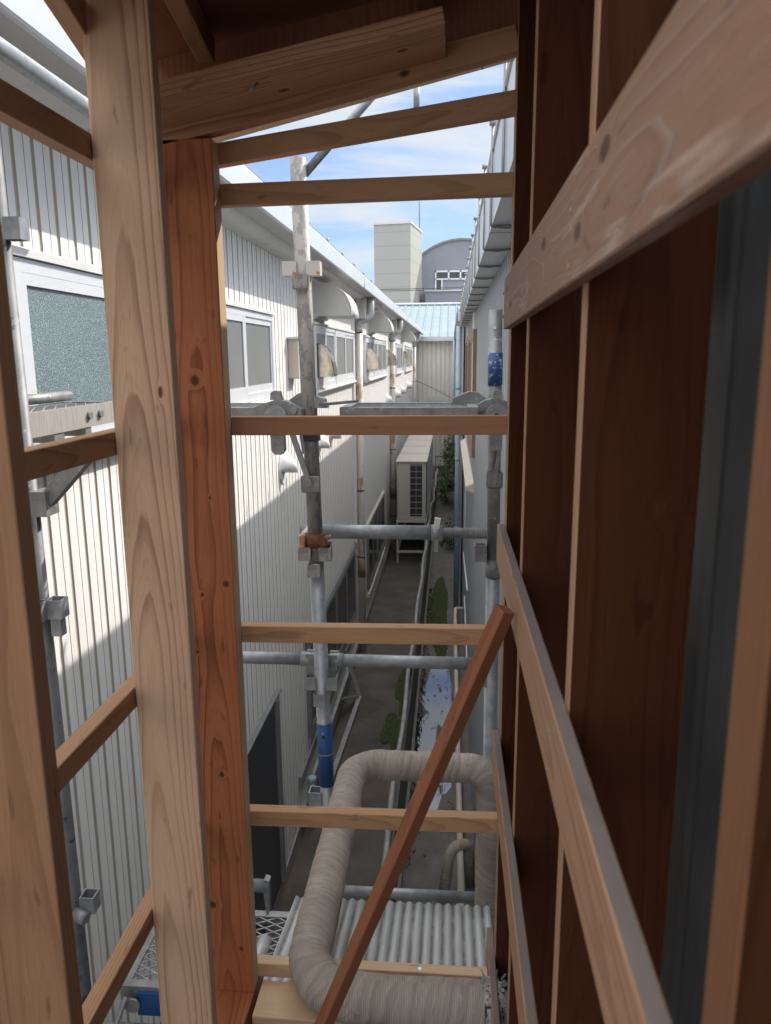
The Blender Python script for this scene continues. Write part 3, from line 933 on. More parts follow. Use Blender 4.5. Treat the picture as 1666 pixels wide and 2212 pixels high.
# ================================================================== FENCE between path and drain
fe = thing('low_fence', (-0.48, 14, GZ), 'low weathered metal fence with a round top rail along the drain', 'fence')
path = []
for k in range(60):
    y = 4.4 + k * 0.37
    path.append((-0.482 + 0.012 * math.sin(k * 0.9) + (0.0 if y < 20 else 0.05), y, -3.86 + 0.012 * math.sin(k * 0.57 + 1)))
MB().tube(path, 0.026, 10).build('top_rail', m_greyfence, fe)
b = MB(); b.box((-0.46, 4.4, GZ + 0.06), (-0.445, 26.2, -4.02)); b.build('panel', mottled('fence_panel_metal', (0.085, 0.085, 0.08), (0.15, 0.145, 0.135), 6, 0.6, 0.1), fe)
for k in range(12):
    y = 4.6 + k * 1.93
    MB().tube([(-0.478, y, GZ), (-0.478, y, -3.87)], 0.022, 8).build('fence_post', m_greyfence, fe)
b = MB(); b.box((-0.50, 4.4, GZ), (-0.41, 26.2, GZ + 0.07)); b.build('kerb', m_conc, fe)

# grass tufts under the fence
b = MB(); rr = random.Random(4)
for k in range(1500):
    y = rr.uniform(6.5, 15.5); x = -0.50 - abs(rr.gauss(0, 0.05)) if rr.random() < 0.55 else -0.40 + abs(rr.gauss(0, 0.045))
    h = rr.uniform(0.02, 0.075); a = rr.uniform(0, 6.28); w = rr.uniform(0.006, 0.016)
    dx, dy = math.cos(a) * w, math.sin(a) * w
    lx, ly = rr.uniform(-.04, .04), rr.uniform(-.04, .04)
    z0 = GZ + 0.004
    i = b.add([(x - dx, y - dy, z0), (x + dx, y + dy, z0), (x + lx, y + ly, z0 + h)])
    b.face((i, i + 1, i + 2), 0 if rr.random() < 0.6 else 1)
tag(b.build('weed_fringe', [m_moss, m_leaf], fix=False), 'thin green weeds growing along the fence foot', 'weeds', kind='stuff')
# leaves and debris in the drain
b = MB()
for k in range(420):
    y = rr.uniform(7.0, 17); x = rr.choice([-0.40 + abs(rr.gauss(0, 0.05)), rr.uniform(-0.40, 0.10), 0.08 - abs(rr.gauss(0, 0.05))])
    a = rr.uniform(0, 6.28); w = rr.uniform(0.004, 0.016)
    z0 = GZ + 0.034 if 11.6 < y < 16.6 else GZ + 0.018
    i = b.add([(x + math.cos(a + q * 1.57) * w * (1.6 if q % 2 else 0.8), y + math.sin(a + q * 1.57) * w * (1.6 if q % 2 else 0.8), z0 + rr.uniform(0, 0.004)) for q in range(4)])
    b.face((i, i + 1, i + 2, i + 3), 0 if rr.random() < 0.7 else 1)
tag(b.build('leaf_litter', [m_twig, m_conc], fix=False), 'dead leaves and grit scattered in the drain', 'leaf litter', kind='stuff')

# ================================================================== RIGHT BUILDING (metal clad, box gutter)
XR = 0.285
rb = thing('clad_building', (XR + 3, 8, GZ), 'pale grey metal clad building with box gutter on wire hangers, right of the alley', 'building')
ribbed(XR, 1.62, 14.3, GZ, 0.62, 0.115, 0.05, -0.007, -1, False).build('wall', [m_side_r, m_groove_r], rb, fix=False)
b = MB(); b.box((XR + 0.03, 1.62, GZ), (XR + 6, 14.3, 0.72)); b.build('back_wall', m_side_r, rb)
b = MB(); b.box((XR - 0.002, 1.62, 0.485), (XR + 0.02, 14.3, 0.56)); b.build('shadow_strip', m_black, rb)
# box gutter (open top): outer face, bottom, inner face
b = MB()
b.prism([(0.157, 0.5), (0.163, 0.5), (0.163, 0.775), (0.157, 0.775)], 1, 1.62, 14.1)
b.prism([(0.1631, 0.5), (0.278, 0.5), (0.278, 0.506), (0.1631, 0.506)], 1, 1.62, 14.1)
b.prism([(0.272, 0.5061), (0.278, 0.5061), (0.278, 0.775), (0.272, 0.775)], 1, 1.62, 14.1)
bg = b.build('box_gutter', m_gutter, rb)
b = MB(); b.tube([(0.158, 1.62, 0.778), (0.158, 14.1, 0.778)], 0.012, 8); b.build('gutter_bead', m_gutter, bg)
for k in range(16):
    y = 2.45 + 0.685 * k
    pa = fillet([(0.150, y, 0.86), (0.150, y, 0.492), (0.29, y, 0.492)], 0.012, 4)
    b = MB(); b.tube(pa, 0.0045, 8)
    pa = fillet([(0.150, y + 0.012, 0.80), (0.150, y + 0.03, 0.493), (0.22, y + 0.045, 0.490), (0.29, y + 0.004, 0.494)], 0.012, 4)
    b.tube(pa, 0.0035, 8)
    b.tube([(0.138, y, 0.862), (0.165, y, 0.862)], 0.011, 8)
    b.build('gutter_hanger', m_galv_dark, bg)
for y in (3.35, 6.9, 10.5):
    b = MB(); b.box((0.153, y, 0.496), (0.28, y + 0.05, 0.4995)); b.box((0.153, y, 0.4996), (0.1565, y + 0.05, 0.77)); b.build('joint_cover', m_gutter, bg)
b = MB(); b.prism([(0.26, 0.80), (0.26, 0.83), (6.3, 2.1), (6.3, 2.05)], 1, 1.62, 14.3); b.build('roof', m_roofblue, rb)
# downpipe, conduit, window
b = MB(); b.tube([(0.145, 14.0, 0.51), (0.145, 14.0, GZ)], 0.048, 16); pp = b.build('downpipe', m_pipe_blue, rb)
for zz in (-1.9, -3.2, -0.6):
    MB().tube([(0.145, 14.0, zz), (0.145, 14.0, zz + 0.05)], 0.053, 16).build('collar', m_pipe_blue, pp)
wn = window(8.45, 12.7, -1.12, 0.28, 4, m_brownpane, rb, XR, -1, m_brownframe, 0.09, sill=False, head=False)
b = MB(); b.prism([(XR, -1.56), (XR - 0.10, -1.53), (XR - 0.10, -1.49), (XR, -1.44)], 1, 8.7, 13.6); b.build('ledge', m_box, rb)
b = MB(); b.box((XR - 0.03, 9.0, 0.30), (XR, 9.25, 0.485)); b.box((XR - 0.02, 12.8, -3.0), (XR, 13.05, 0.485)); b.build('cover_strip', m_white, rb)
b = MB(); b.tube([(XR - 0.015, 13.9, -3.62), (XR - 0.015, 10.5, -3.30)], 0.014, 8); b.build('conduit', m_white, rb)
b = MB(); b.tube([(XR - 0.015, 12.4, -4.0), (XR - 0.015, 9.2, -4.35)], 0.012, 8); b.build('conduit', m_white, rb)
# grey hose on the ground in front
pa = fillet([(0.30, 13.55, -4.62), (0.13, 13.5, -4.60), (0.125, 12.6, -4.72), (0.14, 5.4, -4.74)], [0.06, 0.3], 8)
tag(MB().tube(pa, 0.034, 12).build('ground_hose', m_box), 'pale beige conduit pipe running along the foot of the grey metal wall', 'pipe')
pa = fillet([(-0.03, 6.0, GZ), (0.04, 6.1, -4.30), (0.20, 6.2, -4.36), (0.24, 6.3, GZ)], [0.12, 0.08], 8)
tag(MB().tube(pa, 0.05, 14).build('drain_hose', m_wrap), 'short grey hose arched over the drain under the duct', 'hose')

# second building further along on the right
XR2 = 0.235
r2 = thing('rear_clad_building', (XR2 + 3, 24, GZ), 'farther metal clad building beyond the first downpipe on the right', 'building')
ribbed(XR2, 14.35, 33.9, GZ, 0.70, 0.2, 0.08, -0.004, -1, False).build('wall', [m_side_r, m_groove_r], r2, fix=False)
b = MB(); b.box((XR2 + 0.03, 14.35, GZ), (XR2 + 6, 33.9, 1.0)); b.build('back_wall', m_side_r, r2)
b = MB(); b.box((0.13, 14.35, 0.62), (0.23, 33.5, 0.84)); g2 = b.build('box_gutter', m_gutter, r2)
for k in range(14):
    b = MB(); b.bar((0.122, 14.8 + k * 1.2, 0.60), (0.122, 14.8 + k * 1.2, 0.90), 0.02, 0.012, (0, 1, 0)); b.build('gutter_hanger', m_galv_dark, g2)
b = MB(); b.tube([(0.125, 30.0, 0.64), (0.125, 30.0, GZ)], 0.048, 12); b.build('downpipe', m_pipe_blue, r2)

# ================================================================== END OF THE ALLEY
eb = thing('end_building', (0, 38, GZ), 'cream ribbed building with pale blue seamed roof closing the alley end', 'building')
b = MB()
x = -3.2
prof = []
while x < 2.6:
    prof += [(x, 34.0), (x + 0.13, 34.0), (x + 0.14, 34.03), (x + 0.19, 34.03)]; x += 0.2
b.strip(prof, 2, GZ, 0.62, [(1 if k % 4 == 2 else 0) for k in range(len(prof) - 1)]); b.build('wall', [m_cream, m_creamg], eb, fix=False)
b = MB(); b.box((-3.2, 34.05, GZ), (2.6, 41, 0.62)); b.build('back_wall', m_cream, eb)
b = MB(); b.prism([(33.75, 0.70), (33.75, 0.76), (41.5, 2.62), (41.5, 2.54)], 0, -6, 4); rf = b.build('roof', m_roofblue, eb)
for k in range(26):
    xx = -5.8 + k * 0.38
    b = MB(); b.bar((xx, 33.78, 0.785), (xx, 41.4, 2.618), 0.05, 0.05); b.build('roof_seam', m_roofblue, rf)
b = MB(); b.box((-6, 33.62, 0.62), (4, 33.74, 0.80)); b.build('gutter', m_gutter, eb)
b = MB(); b.tube([(-6, 41.4, 2.66), (4, 41.4, 2.66)], 0.07, 8); b.build('ridge_cap', m_gutter, eb)
b = MB(); b.box((-1.05, 33.94, -2.0), (-0.35, 33.98, -1.75)); b.build('wall_plate', m_white, eb)

tw = thing('stair_tower', (-4.3, 62, GZ), 'tall plain panelled tower block rising behind the end roof', 'tower')
b = MB()
c4 = [(-5.9, 60.4), (-3.1, 60.0), (-2.42, 64.8), (-5.2, 65.3)]
b.prism(c4, 2, GZ, 9.72); b.build('wall', m_tower, tw)
b = MB(); b.prism([(p[0] + (-0.06 if i in (0, 3) else 0.06), p[1] + (-0.06 if i < 2 else 0.06)) for i, p in enumerate(c4)], 2, 9.722, 9.88); b.build('parapet', m_trim, tw)
b = MB(); b.tube([(-2.62, 64.5, 9.8), (-2.62, 64.5, 13.4)], 0.045, 8); b.build('antenna', m_galv_dark, tw)

dm = thing('vaulted_hall', (0.8, 70, GZ), 'grey hall with rounded vault roof and white window band beside the tower', 'hall')
cx, cz, rr_ = 0.85, 4.05, 5.35
pts = [(-2.55, GZ)]
pts = [(cx + rr_ * math.cos(a), cz + rr_ * math.sin(a)) for a in [PI * 0.0 + PI * k / 40 for k in range(41)]]
pts = [p for p in pts if p[0] > -2.55] + [(-2.55, 8.15), (-2.55, GZ), (cx + rr_, GZ)]
b = MB(); b.prism(pts, 1, 66.0, 80.0); b.build('wall', m_dome, dm)
b = MB(); ed = [(cx + (rr_ + q) * math.cos(PI * k / 40), cz + (rr_ + q) * math.sin(PI * k / 40)) for q, rng in ((0.05, range(0, 30)), (-0.12, range(29, -1, -1))) for k in rng]
b.prism(ed, 1, 65.9, 66.02); b.build('verge', m_jamb, dm)
b = MB()
for (xa, xb, za, zb) in ((-1.36, 1.6, 6.78, 6.9), (-1.36, 1.6, 6.18, 6.28), (-1.36, -1.26, 5.2, 6.9), (-0.3, -0.18, 6.2, 6.9), (0.68, 0.8, 6.2, 6.9), (1.5, 1.62, 6.2, 6.9), (-0.84, -0.74, 5.2, 6.2)):
    b.box((xa, 65.86, za), (xb, 65.99, zb))
wf = b.build('window', m_alu, dm)
b = MB(); b.box((-1.3, 65.93, 6.2), (1.55, 65.98, 6.85)); b.box((-1.3, 65.93, 5.25), (-0.8, 65.98, 6.2)); b.build('pane', m_darkglass, wf)
b = MB(); b.box((-2.1, 63.4, GZ), (3.5, 65.9, 5.05)); b.build('porch', m_dome, dm)
b = MB(); b.box((-2.15, 63.3, 5.052), (3.55, 65.95, 5.2)); b.build('porch_cap', m_trim, dm)

# overhead wires
for k, (dz, lab) in enumerate(((0.0, 'upper of the paired thin black power wires below the tower top'), (-0.10, 'lower of the paired thin black power wires across the tower'))):
    pa = [(-14 + 28 * i / 24, 50.0, 4.2 + dz + 0.024 * (-14 + 28 * i / 24) + 0.0035 * (-14 + 28 * i / 24) ** 2) for i in range(25)]
    tag(MB().tube(pa, 0.022 if k == 0 else 0.018, 6).build('power_wire', m_cable), lab, 'wire')
b = MB(); b.tube([(-1.42, 30.3, -0.92), (-0.7, 31.6, -1.32), (0.0, 32.8, -1.75), (0.2, 33.4, -1.9)], 0.010, 6)
tag(b.build('slack_cable', m_cable), 'thin black cable sagging across the end wall', 'cable')

# back fence and shrubs
bf = thing('chain_fence', (0.0, 31.0, GZ), 'short grey pipe fence crossing the alley end behind the shrubs', 'fence')
MB().tube([(-0.62, 31.0, -4.05), (0.2, 31.0, -4.05)], 0.03, 8).build('top_rail', m_greyfence, bf)
for xx in (-0.58, -0.2, 0.18):
    MB().tube([(xx, 31.0, GZ), (xx, 31.0, -4.05)], 0.025, 8).build('fence_post', m_greyfence, bf)
b = MB()
for k in range(14):
    b.bar((-0.6 + k * 0.06, 31.0, GZ + 0.05), (-0.6 + k * 0.06, 31.0, -4.08), 0.006, 0.006)
b.build('infill', m_greyfence, bf)


def shrub(name, cx, cy, z0, rx, ry, h, n, seed, label):
    rnd = random.Random(seed)
    t = thing(name, (cx, cy, z0), label, 'shrub')
    b = MB()
    for s_ in range(9):
        a = rnd.uniform(0, 6.28)
        top = (cx + math.cos(a) * rx * 0.7, cy + math.sin(a) * ry * 0.7, z0 + h * rnd.uniform(0.5, 0.95))
        b.tube([(cx, cy, z0), ((cx + top[0]) / 2 + rnd.uniform(-.04, .04), (cy + top[1]) / 2, z0 + h * 0.35), top], [0.012, 0.009, 0.004], 6)
    b.build('stems', m_twig, t)
    b = MB()
    cl = [(cx + rnd.gauss(0, 0.45) * rx, cy + rnd.gauss(0, 0.5) * ry, z0 + h * rnd.uniform(0.05, 1.0), rnd.uniform(0.10, 0.22)) for _ in range(26)]
    for k in range(n):
        c = rnd.choice(cl)
        p = Vector((c[0] + rnd.gauss(0, c[3] * 0.6), c[1] + rnd.gauss(0, c[3]), c[2] + rnd.gauss(0, c[3] * 0.6)))
        if p.x > cx + rx or p.z < z0 + 0.02: continue
        a = Vector((rnd.uniform(-1, 1), rnd.uniform(-1, 1), rnd.uniform(-.6, .6))).normalized() * rnd.uniform(0.03, 0.06)
        c2 = Vector((rnd.uniform(-1, 1), rnd.uniform(-1, 1), rnd.uniform(-.6, .6))).normalized() * rnd.uniform(0.015, 0.03)
        i = b.add([p - a, p + c2, p + a, p - c2]); b.face((i, i + 1, i + 2, i + 3), 0 if rnd.random() < 0.72 else 1)
    b.build('leaves', [m_leaf, m_leaf2], t, fix=False)


shrub('wild_shrub', -0.12, 25.5, GZ, 0.28, 2.2, 1.15, 2600, 21, 'dark leafy shrub filling the drain before the pipe fence')
shrub('wild_shrub', -0.02, 29.6, GZ, 0.26, 1.2, 1.75, 1800, 22, 'taller leafy shrub against the pipe fence at the alley end')
shrub('wild_shrub', -0.02, 19.5, GZ, 0.22, 1.3, 0.35, 700, 23, 'low weedy shrub nearest the mossy drain')

# ================================================================== AIR CONDITIONERS on a stand
acs = thing('unit_stand', (-0.9, 20.5, GZ), 'rusty steel stand carrying the row of outdoor units', 'stand')
for (xx, yy) in ((-1.22, 17.55), (-0.56, 17.55), (-1.22, 20.5), (-0.56, 20.5), (-1.22, 23.6), (-0.56, 23.6)):
    MB().box((xx - 0.022, yy - 0.022, GZ), (xx + 0.022, yy + 0.022, -3.86)).build('leg', m_ac, acs)
for zz in (-3.86, -4.60):
    b = MB(); b.box((-1.25, 17.5, zz), (-0.53, 17.56, zz + 0.05)); b.box((-1.25, 23.55, zz), (-0.53, 23.61, zz + 0.05)); b.box((-1.25, 17.57, zz), (-1.20, 23.54, zz + 0.05)); b.box((-0.58, 17.57, zz), (-0.53, 23.54, zz + 0.05)); b.build('frame_rail', m_ac, acs)
labs = ['nearest of the four beige outdoor air conditioning units, grille facing the camera', 'second beige outdoor unit in the row, behind the nearest one',
        'third beige outdoor unit in the row along the white wall', 'farthest beige outdoor unit in the row along the white wall']
for k in range(4):
    y0 = 17.55 + k * 1.53; y1 = y0 + 1.36
    t = thing('outdoor_unit', (-0.9, y0 + 0.7, -3.81), labs[k], 'air conditioner', 'outdoor units along the white wall')
    z0, z1 = -3.81, -2.44
    b = MB(); b.box((-1.23, y0, z0), (-0.55, y1, z1)); o = b.build('casing', m_ac, t); bevel(o.data, 0.012)
    b = MB(); b.box((-1.26, y0 - 0.03, z1 + 0.001), (-0.52, y1 + 0.02, z1 + 0.04)); o = b.build('lid', m_actop, t); bevel(o.data, 0.012)
    b = MB(); b.box((-0.92, y0 - 0.012, z0 + 0.10), (-0.64, y0 - 0.001, z1 - 0.04)); cl = b.build('coil', m_coil, t)
    b = MB()
    for j in range(9):
        zz = z0 + 0.14 + j * 0.145
        b.box((-0.925, y0 - 0.022, zz), (-0.635, y0 - 0.0125, zz + 0.016))
    b.box((-0.785, y0 - 0.024, z0 + 0.1), (-0.773, y0 - 0.0225, z1 - 0.05)); b.build('grille', m_grill, t)
    b = MB(); b.box((-1.20, y0 - 0.004, z0 + 0.02), (-0.96, y0 + 0.0, z1 - 0.02)); b.build('side_panel', m_ac, t)
    b = MB(); b.box((-0.549, y0 + 0.05, z0 + 0.15), (-0.53, y1 - 0.08, z1 - 0.06)); fp = b.build('fan_panel', m_coil, t)
    b = MB()
    for j in range(16):
        b.box((-0.53, y0 + 0.05, z0 + 0.18 + j * 0.072), (-0.518, y1 - 0.08, z0 + 0.20 + j * 0.072))
    b.build('slats', m_grill, fp)
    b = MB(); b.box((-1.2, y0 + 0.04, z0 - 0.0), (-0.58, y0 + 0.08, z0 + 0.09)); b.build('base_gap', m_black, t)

# ================================================================== SCAFFOLDING
def tube_thing(name, p0, p1, r, mat, label, cat='scaffold tube', group=None):
    return tag(MB().tube([p0, p1], r, 20).build(name, mat), label, cat, group)


def pocket(parent, x, y, z, mat, sides=((-1, 0), (1, 0), (0, -1)), h=0.045, s=0.036, off=0.040):
    for (sx, sy) in sides:
        cx_, cy_ = x + sx * off, y + sy * off
        b = MB(); w = s / 2; t_ = 0.0035
        b.box((cx_ - w, cy_ - w, z - h / 2), (cx_ + w, cy_ - w + t_, z + h / 2)); b.box((cx_ - w, cy_ + w - t_, z - h / 2), (cx_ + w, cy_ + w, z + h / 2))
        b.box((cx_ - w, cy_ - w + t_, z - h / 2), (cx_ - w + t_, cy_ + w - t_, z + h / 2)); b.box((cx_ + w - t_, cy_ - w + t_, z - h / 2), (cx_ + w, cy_ + w - t_, z + h / 2))
        b.build('wedge_pocket', mat, parent)


def lean(z):      # P1 leans slightly
    return -0.4455 - (z - 0.0) * 0.0195


Y1 = 2.38
p1 = thing('scaffold_pole', (-0.44, Y1, GZ), 'chipped cream scaffold pole with blue band, standing left in the opening', 'scaffold pole')
MB().tube([(lean(0.575), Y1, 0.575), (lean(-0.66), Y1, -0.66)], 0.0243, 24).build('upper_tube', m_pole, p1)
MB().tube([(lean(-0.66), Y1, -0.66), (lean(GZ), Y1, GZ)], 0.0243, 24).build('lower_tube', m_galv, p1)
MB().tube([(lean(-1.23), Y1, -1.228), (lean(-1.46), Y1, -1.463)], 0.0256, 24).build('blue_band', m_blue, p1)
MB().tube([(lean(-1.27), Y1 - 0.02, -1.272), (lean(-1.27), Y1 - 0.0262, -1.272)], 0.006, 12).build('pin_hole', m_black, p1)
MB().tube([(lean(-1.34), Y1, -1.340), (lean(-1.34), Y1, -1.344)], 0.0262, 24).build('joint_ring', m_galv_dark, p1)
pocket(p1, lean(0.26), Y1, 0.26, m_rustpatch, ((-1, -.3), (1, -.3)), 0.042, 0.042, 0.036)
pocket(p1, lean(0.22), Y1, 0.222, m_pole, ((-.2, -1),), 0.042, 0.046, 0.02)
pocket(p1, lean(-0.625), Y1, -0.627, m_pole, ((-1, -.3), (1, -.3)), 0.045, 0.040, 0.033)
pocket(p1, lean(-0.68), Y1, -0.682, m_pole, ((-.2, -1),), 0.042, 0.040, 0.02)
pocket(p1, lean(-1.075), Y1, -1.078, m_galv, ((-1, -.2), (1, -.2)), 0.046, 0.036, 0.036)
pocket(p1, lean(-1.13), Y1, -1.132, m_galv, ((-.3, -1),), 0.044, 0.040, 0.02)
pocket(p1, lean(-1.51), Y1, -1.515, m_galv, ((-1, 0), (1, 0)), 0.058, 0.045, 0.040)
b = MB(); b.box((lean(-0.26) - 0.026, Y1 - 0.027, -0.262), (lean(-0.26) + 0.027, Y1 + 0.027, -0.238)); b.build('lock_plate', m_black, p1)
b = MB(); b.box((lean(-.38) - 0.032, Y1 - 0.030, -0.425), (lean(-.38) + 0.03, Y1 - 0.024, -0.37)); o = b.build('strut_plate', m_galv_dark, p1); bevel(o.data, 0.004)

Y2 = 2.60
p2 = thing('scaffold_pole', (0.15, Y2, GZ), 'grey scaffold pole with worn blue band, standing right by the grey wall', 'scaffold pole')
MB().tube([(0.146, Y2, 0.146), (0.155, Y2, -0.70)], 0.0225, 24).build('upper_tube', m_galv_dark, p2)
MB().tube([(0.155, Y2, -0.70), (0.172, Y2, GZ)], 0.0243, 24).build('lower_tube', m_galv, p2)
MB().tube([(0.148, Y2, 0.008), (0.149, Y2, -0.099)], 0.0250, 24).build('blue_band', m_blue_worn, p2)
MB().tube([(0.142, Y2 - 0.02, 0.088), (0.142, Y2 - 0.0242, 0.088)], 0.006, 12).build('rivet', m_white, p2)
pocket(p2, 0.155, Y2, -0.675, m_galv_dark, ((-1, -.2),), 0.058, 0.042, 0.045)
MB().tube([(0.155, Y2, -0.70), (0.156, Y2, -0.765)], 0.0275, 24).build('socket', m_galv_dark, p2)

Y0 = 2.0
p0_ = thing('scaffold_pole', (-1.16, Y0, GZ), 'grey scaffold pole coloured dark for shade, with dark spots, behind the nearest stud at far left', 'scaffold pole')
MB().tube([(-1.18, Y0, 0.62), (-1.142, Y0, GZ)], 0.0243, 24).build('pole_tube', m_old, p0_)
pocket(p0_, -1.160, Y0, -0.70, m_galv, ((1, -.2), (0, -1)), 0.055, 0.046, 0.042)
pocket(p0_, -1.158, Y0, -0.76, m_galv, ((1, 0),), 0.05, 0.03, 0.034)
pocket(p0_, -1.148, Y0, -1.66, m_galv, ((1, -.2),), 0.055, 0.046, 0.042)
pocket(p0_, -1.17, Y0, 0.33, m_galv, ((1, -.2),), 0.055, 0.046, 0.042)
MB().tube([(-1.14, Y0 - 0.04, -1.68), (-1.10, Y0 - 0.05, -1.69)], 0.02, 14).build('bolt_head', m_galv, p0_)
br = thing('scaffold_bracket', (-1.05, Y0, -0.42), 'grey steel knee bracket under the left scaffold deck', 'bracket')
MB().bar((-1.135, Y0 + 0.01, -0.40), (-0.955, Y0 + 0.01, -0.215), 0.040, 0.040, (0, 1, 0)).build('knee_brace', m_galv_dark, br)
b = MB(); b.box((-1.155, Y0 - 0.03, -0.43), (-1.11, Y0 + 0.04, -0.36)); b.build('clamp', m_galv_dark, br)

tube_thing('hand_rail', (-1.125, 0.6, 0.757), (-1.125, 2.95, 0.757), 0.0243, m_galv, 'bright scaffold handrail tube under the eave at top left')
# adjustable screw jack strut between the poles
jk = thing('jack_strut', (-0.2, 2.52, -0.62), 'horizontal grey tube with threaded screw end and collar nut', 'jack strut')
zj = -0.5905
MB().tube([(-0.510, 2.52, zj), (-0.03, 2.52, zj + 0.001)], 0.0243, 22).build('jack_tube', m_galv, jk)
MB().tube([(-0.06, 2.52, zj), (-0.03, 2.52, zj)], 0.0285, 22).build('collar', m_galv, jk)
MB().tube([(-0.055, 2.52, zj), (-0.022, 2.52, zj)], 0.0265, 22).build('nut', m_galv, jk)
pa = []; rr2 = []
for k in range(150):
    pa.append((-0.022 + k * 0.152 / 149, 2.52, zj)); rr2.append(0.0182 + 0.0020 * math.sin(k * 2 * PI / 6.0))
MB().tube(pa, rr2, 18).build('screw_thread', m_galv_dark, jk)
MB().bar((-0.045, 2.505, zj - 0.062), (-0.043, 2.505, zj - 0.005), 0.014, 0.012).build('nut_handle', m_galv, jk)
MB().bar((-0.046, 2.505, zj + 0.005), (-0.038, 2.505, zj + 0.055), 0.020, 0.014).build('taped_handle', m_tape, jk)
rc = thing('pole_clamp', (-0.44, Y1, -0.62), 'rusted swivel clamp joining the jack tube to the cream pole', 'clamp')
zc = -0.585
MB().tube([(lean(zc), Y1, zc - 0.022), (lean(zc), Y1, zc + 0.022)], 0.033, 22).build('clamp_band', m_rust, rc)
b = MB(); b.box((lean(zc) - 0.050, Y1 - 0.03, zc - 0.022), (lean(zc) - 0.030, Y1 + 0.16, zc + 0.022)); o = b.build('clamp_saddle', m_rustpatch, rc); bevel(o.data, 0.004)
MB().tube([(lean(zc) + 0.030, Y1 - 0.045, zc), (lean(zc) + 0.030, Y1 + 0.02, zc)], 0.011, 6).build('bolt', m_rust, rc)
MB().tube([(lean(zc) + 0.030, Y1 - 0.038, zc), (lean(zc) + 0.030, Y1 - 0.030, zc)], 0.018, 18).build('washer', m_rust, rc)
b = MB(); b.box((lean(zc) + 0.022, Y1 - 0.028, zc + 0.008), (lean(zc) + 0.052, Y1 + 0.01, zc + 0.014)); b.box((lean(zc) + 0.022, Y1 - 0.028, zc - 0.014), (lean(zc) + 0.052, Y1 + 0.01, zc - 0.008)); b.build('clamp_jaw', m_rust, rc)


def ledger(xa, xb, y, z, label, wa=True, wb=True):
    t = thing('ledger_tube', ((xa + xb) / 2, y, z - 0.02), label, 'ledger tube')
    MB().tube([(xa, y, z), (xb, y, z)], 0.0213, 20).build('tube_body', m_galv, t)
    for flag, x, s in ((wa, xa, 1), (wb, xb, -1)):
        if flag:
            MB().tube([(x, y, z), (x + s * 0.045, y, z)], 0.0243, 20).build('end_sleeve', m_galv, t)
            b = MB(); b.prism([(x - s * 0.004, z + 0.026), (x + s * 0.026, z + 0.026), (x + s * 0.024, z - 0.03), (x + s * 0.012, z - 0.075), (x - s * 0.004, z - 0.075)], 1, y - 0.022, y - 0.012)
            b.build('wedge', m_galv_dark, t)
            b = MB(); b.prism([(x - s * 0.004, z + 0.026), (x + s * 0.026, z + 0.026), (x + s * 0.024, z - 0.03), (x + s * 0.012, z - 0.075), (x - s * 0.004, z - 0.075)], 1, y + 0.012, y + 0.022)
            b.build('wedge', m_galv_dark, t)
    return t


ledger(lean(-1.0) + 0.026, 0.128, 2.42, -1.018, 'grey ledger tube between the two poles below the third batten')
ledger(-0.98, lean(-1.0) - 0.027, 2.40, -1.008, 'grey ledger tube from the cream pole running left behind the orange post', False, True)
ledger(-0.46, 0.125, 2.62, -2.075, 'lowest grey tube behind the corrugated awning', False, False)
t = ledger(-0.84, -0.60, 2.24, -1.77, 'short grey tube end with hanging hook beside the orange post foot', False, False)
b = MB(); b.prism([(-0.615, -1.74), (-0.598, -1.745), (-0.602, -1.87), (-0.612, -1.88), (-0.618, -1.80)], 1, 2.23, 2.26); b.build('hook', m_galv_dark, t)
tube_thing('raker_tube', (lean(0.55) + 0.015, 2.40, 0.535), (-0.12, 2.40, 0.86), 0.0125, m_galv, 'slanting scaffold tube rising right from the cream pole head')
tube_thing('short_upright', (-0.108, 2.44, 0.69), (-0.108, 2.44, 0.80), 0.009, m_galv, 'thin grey upright seen above the highest sloping batten')


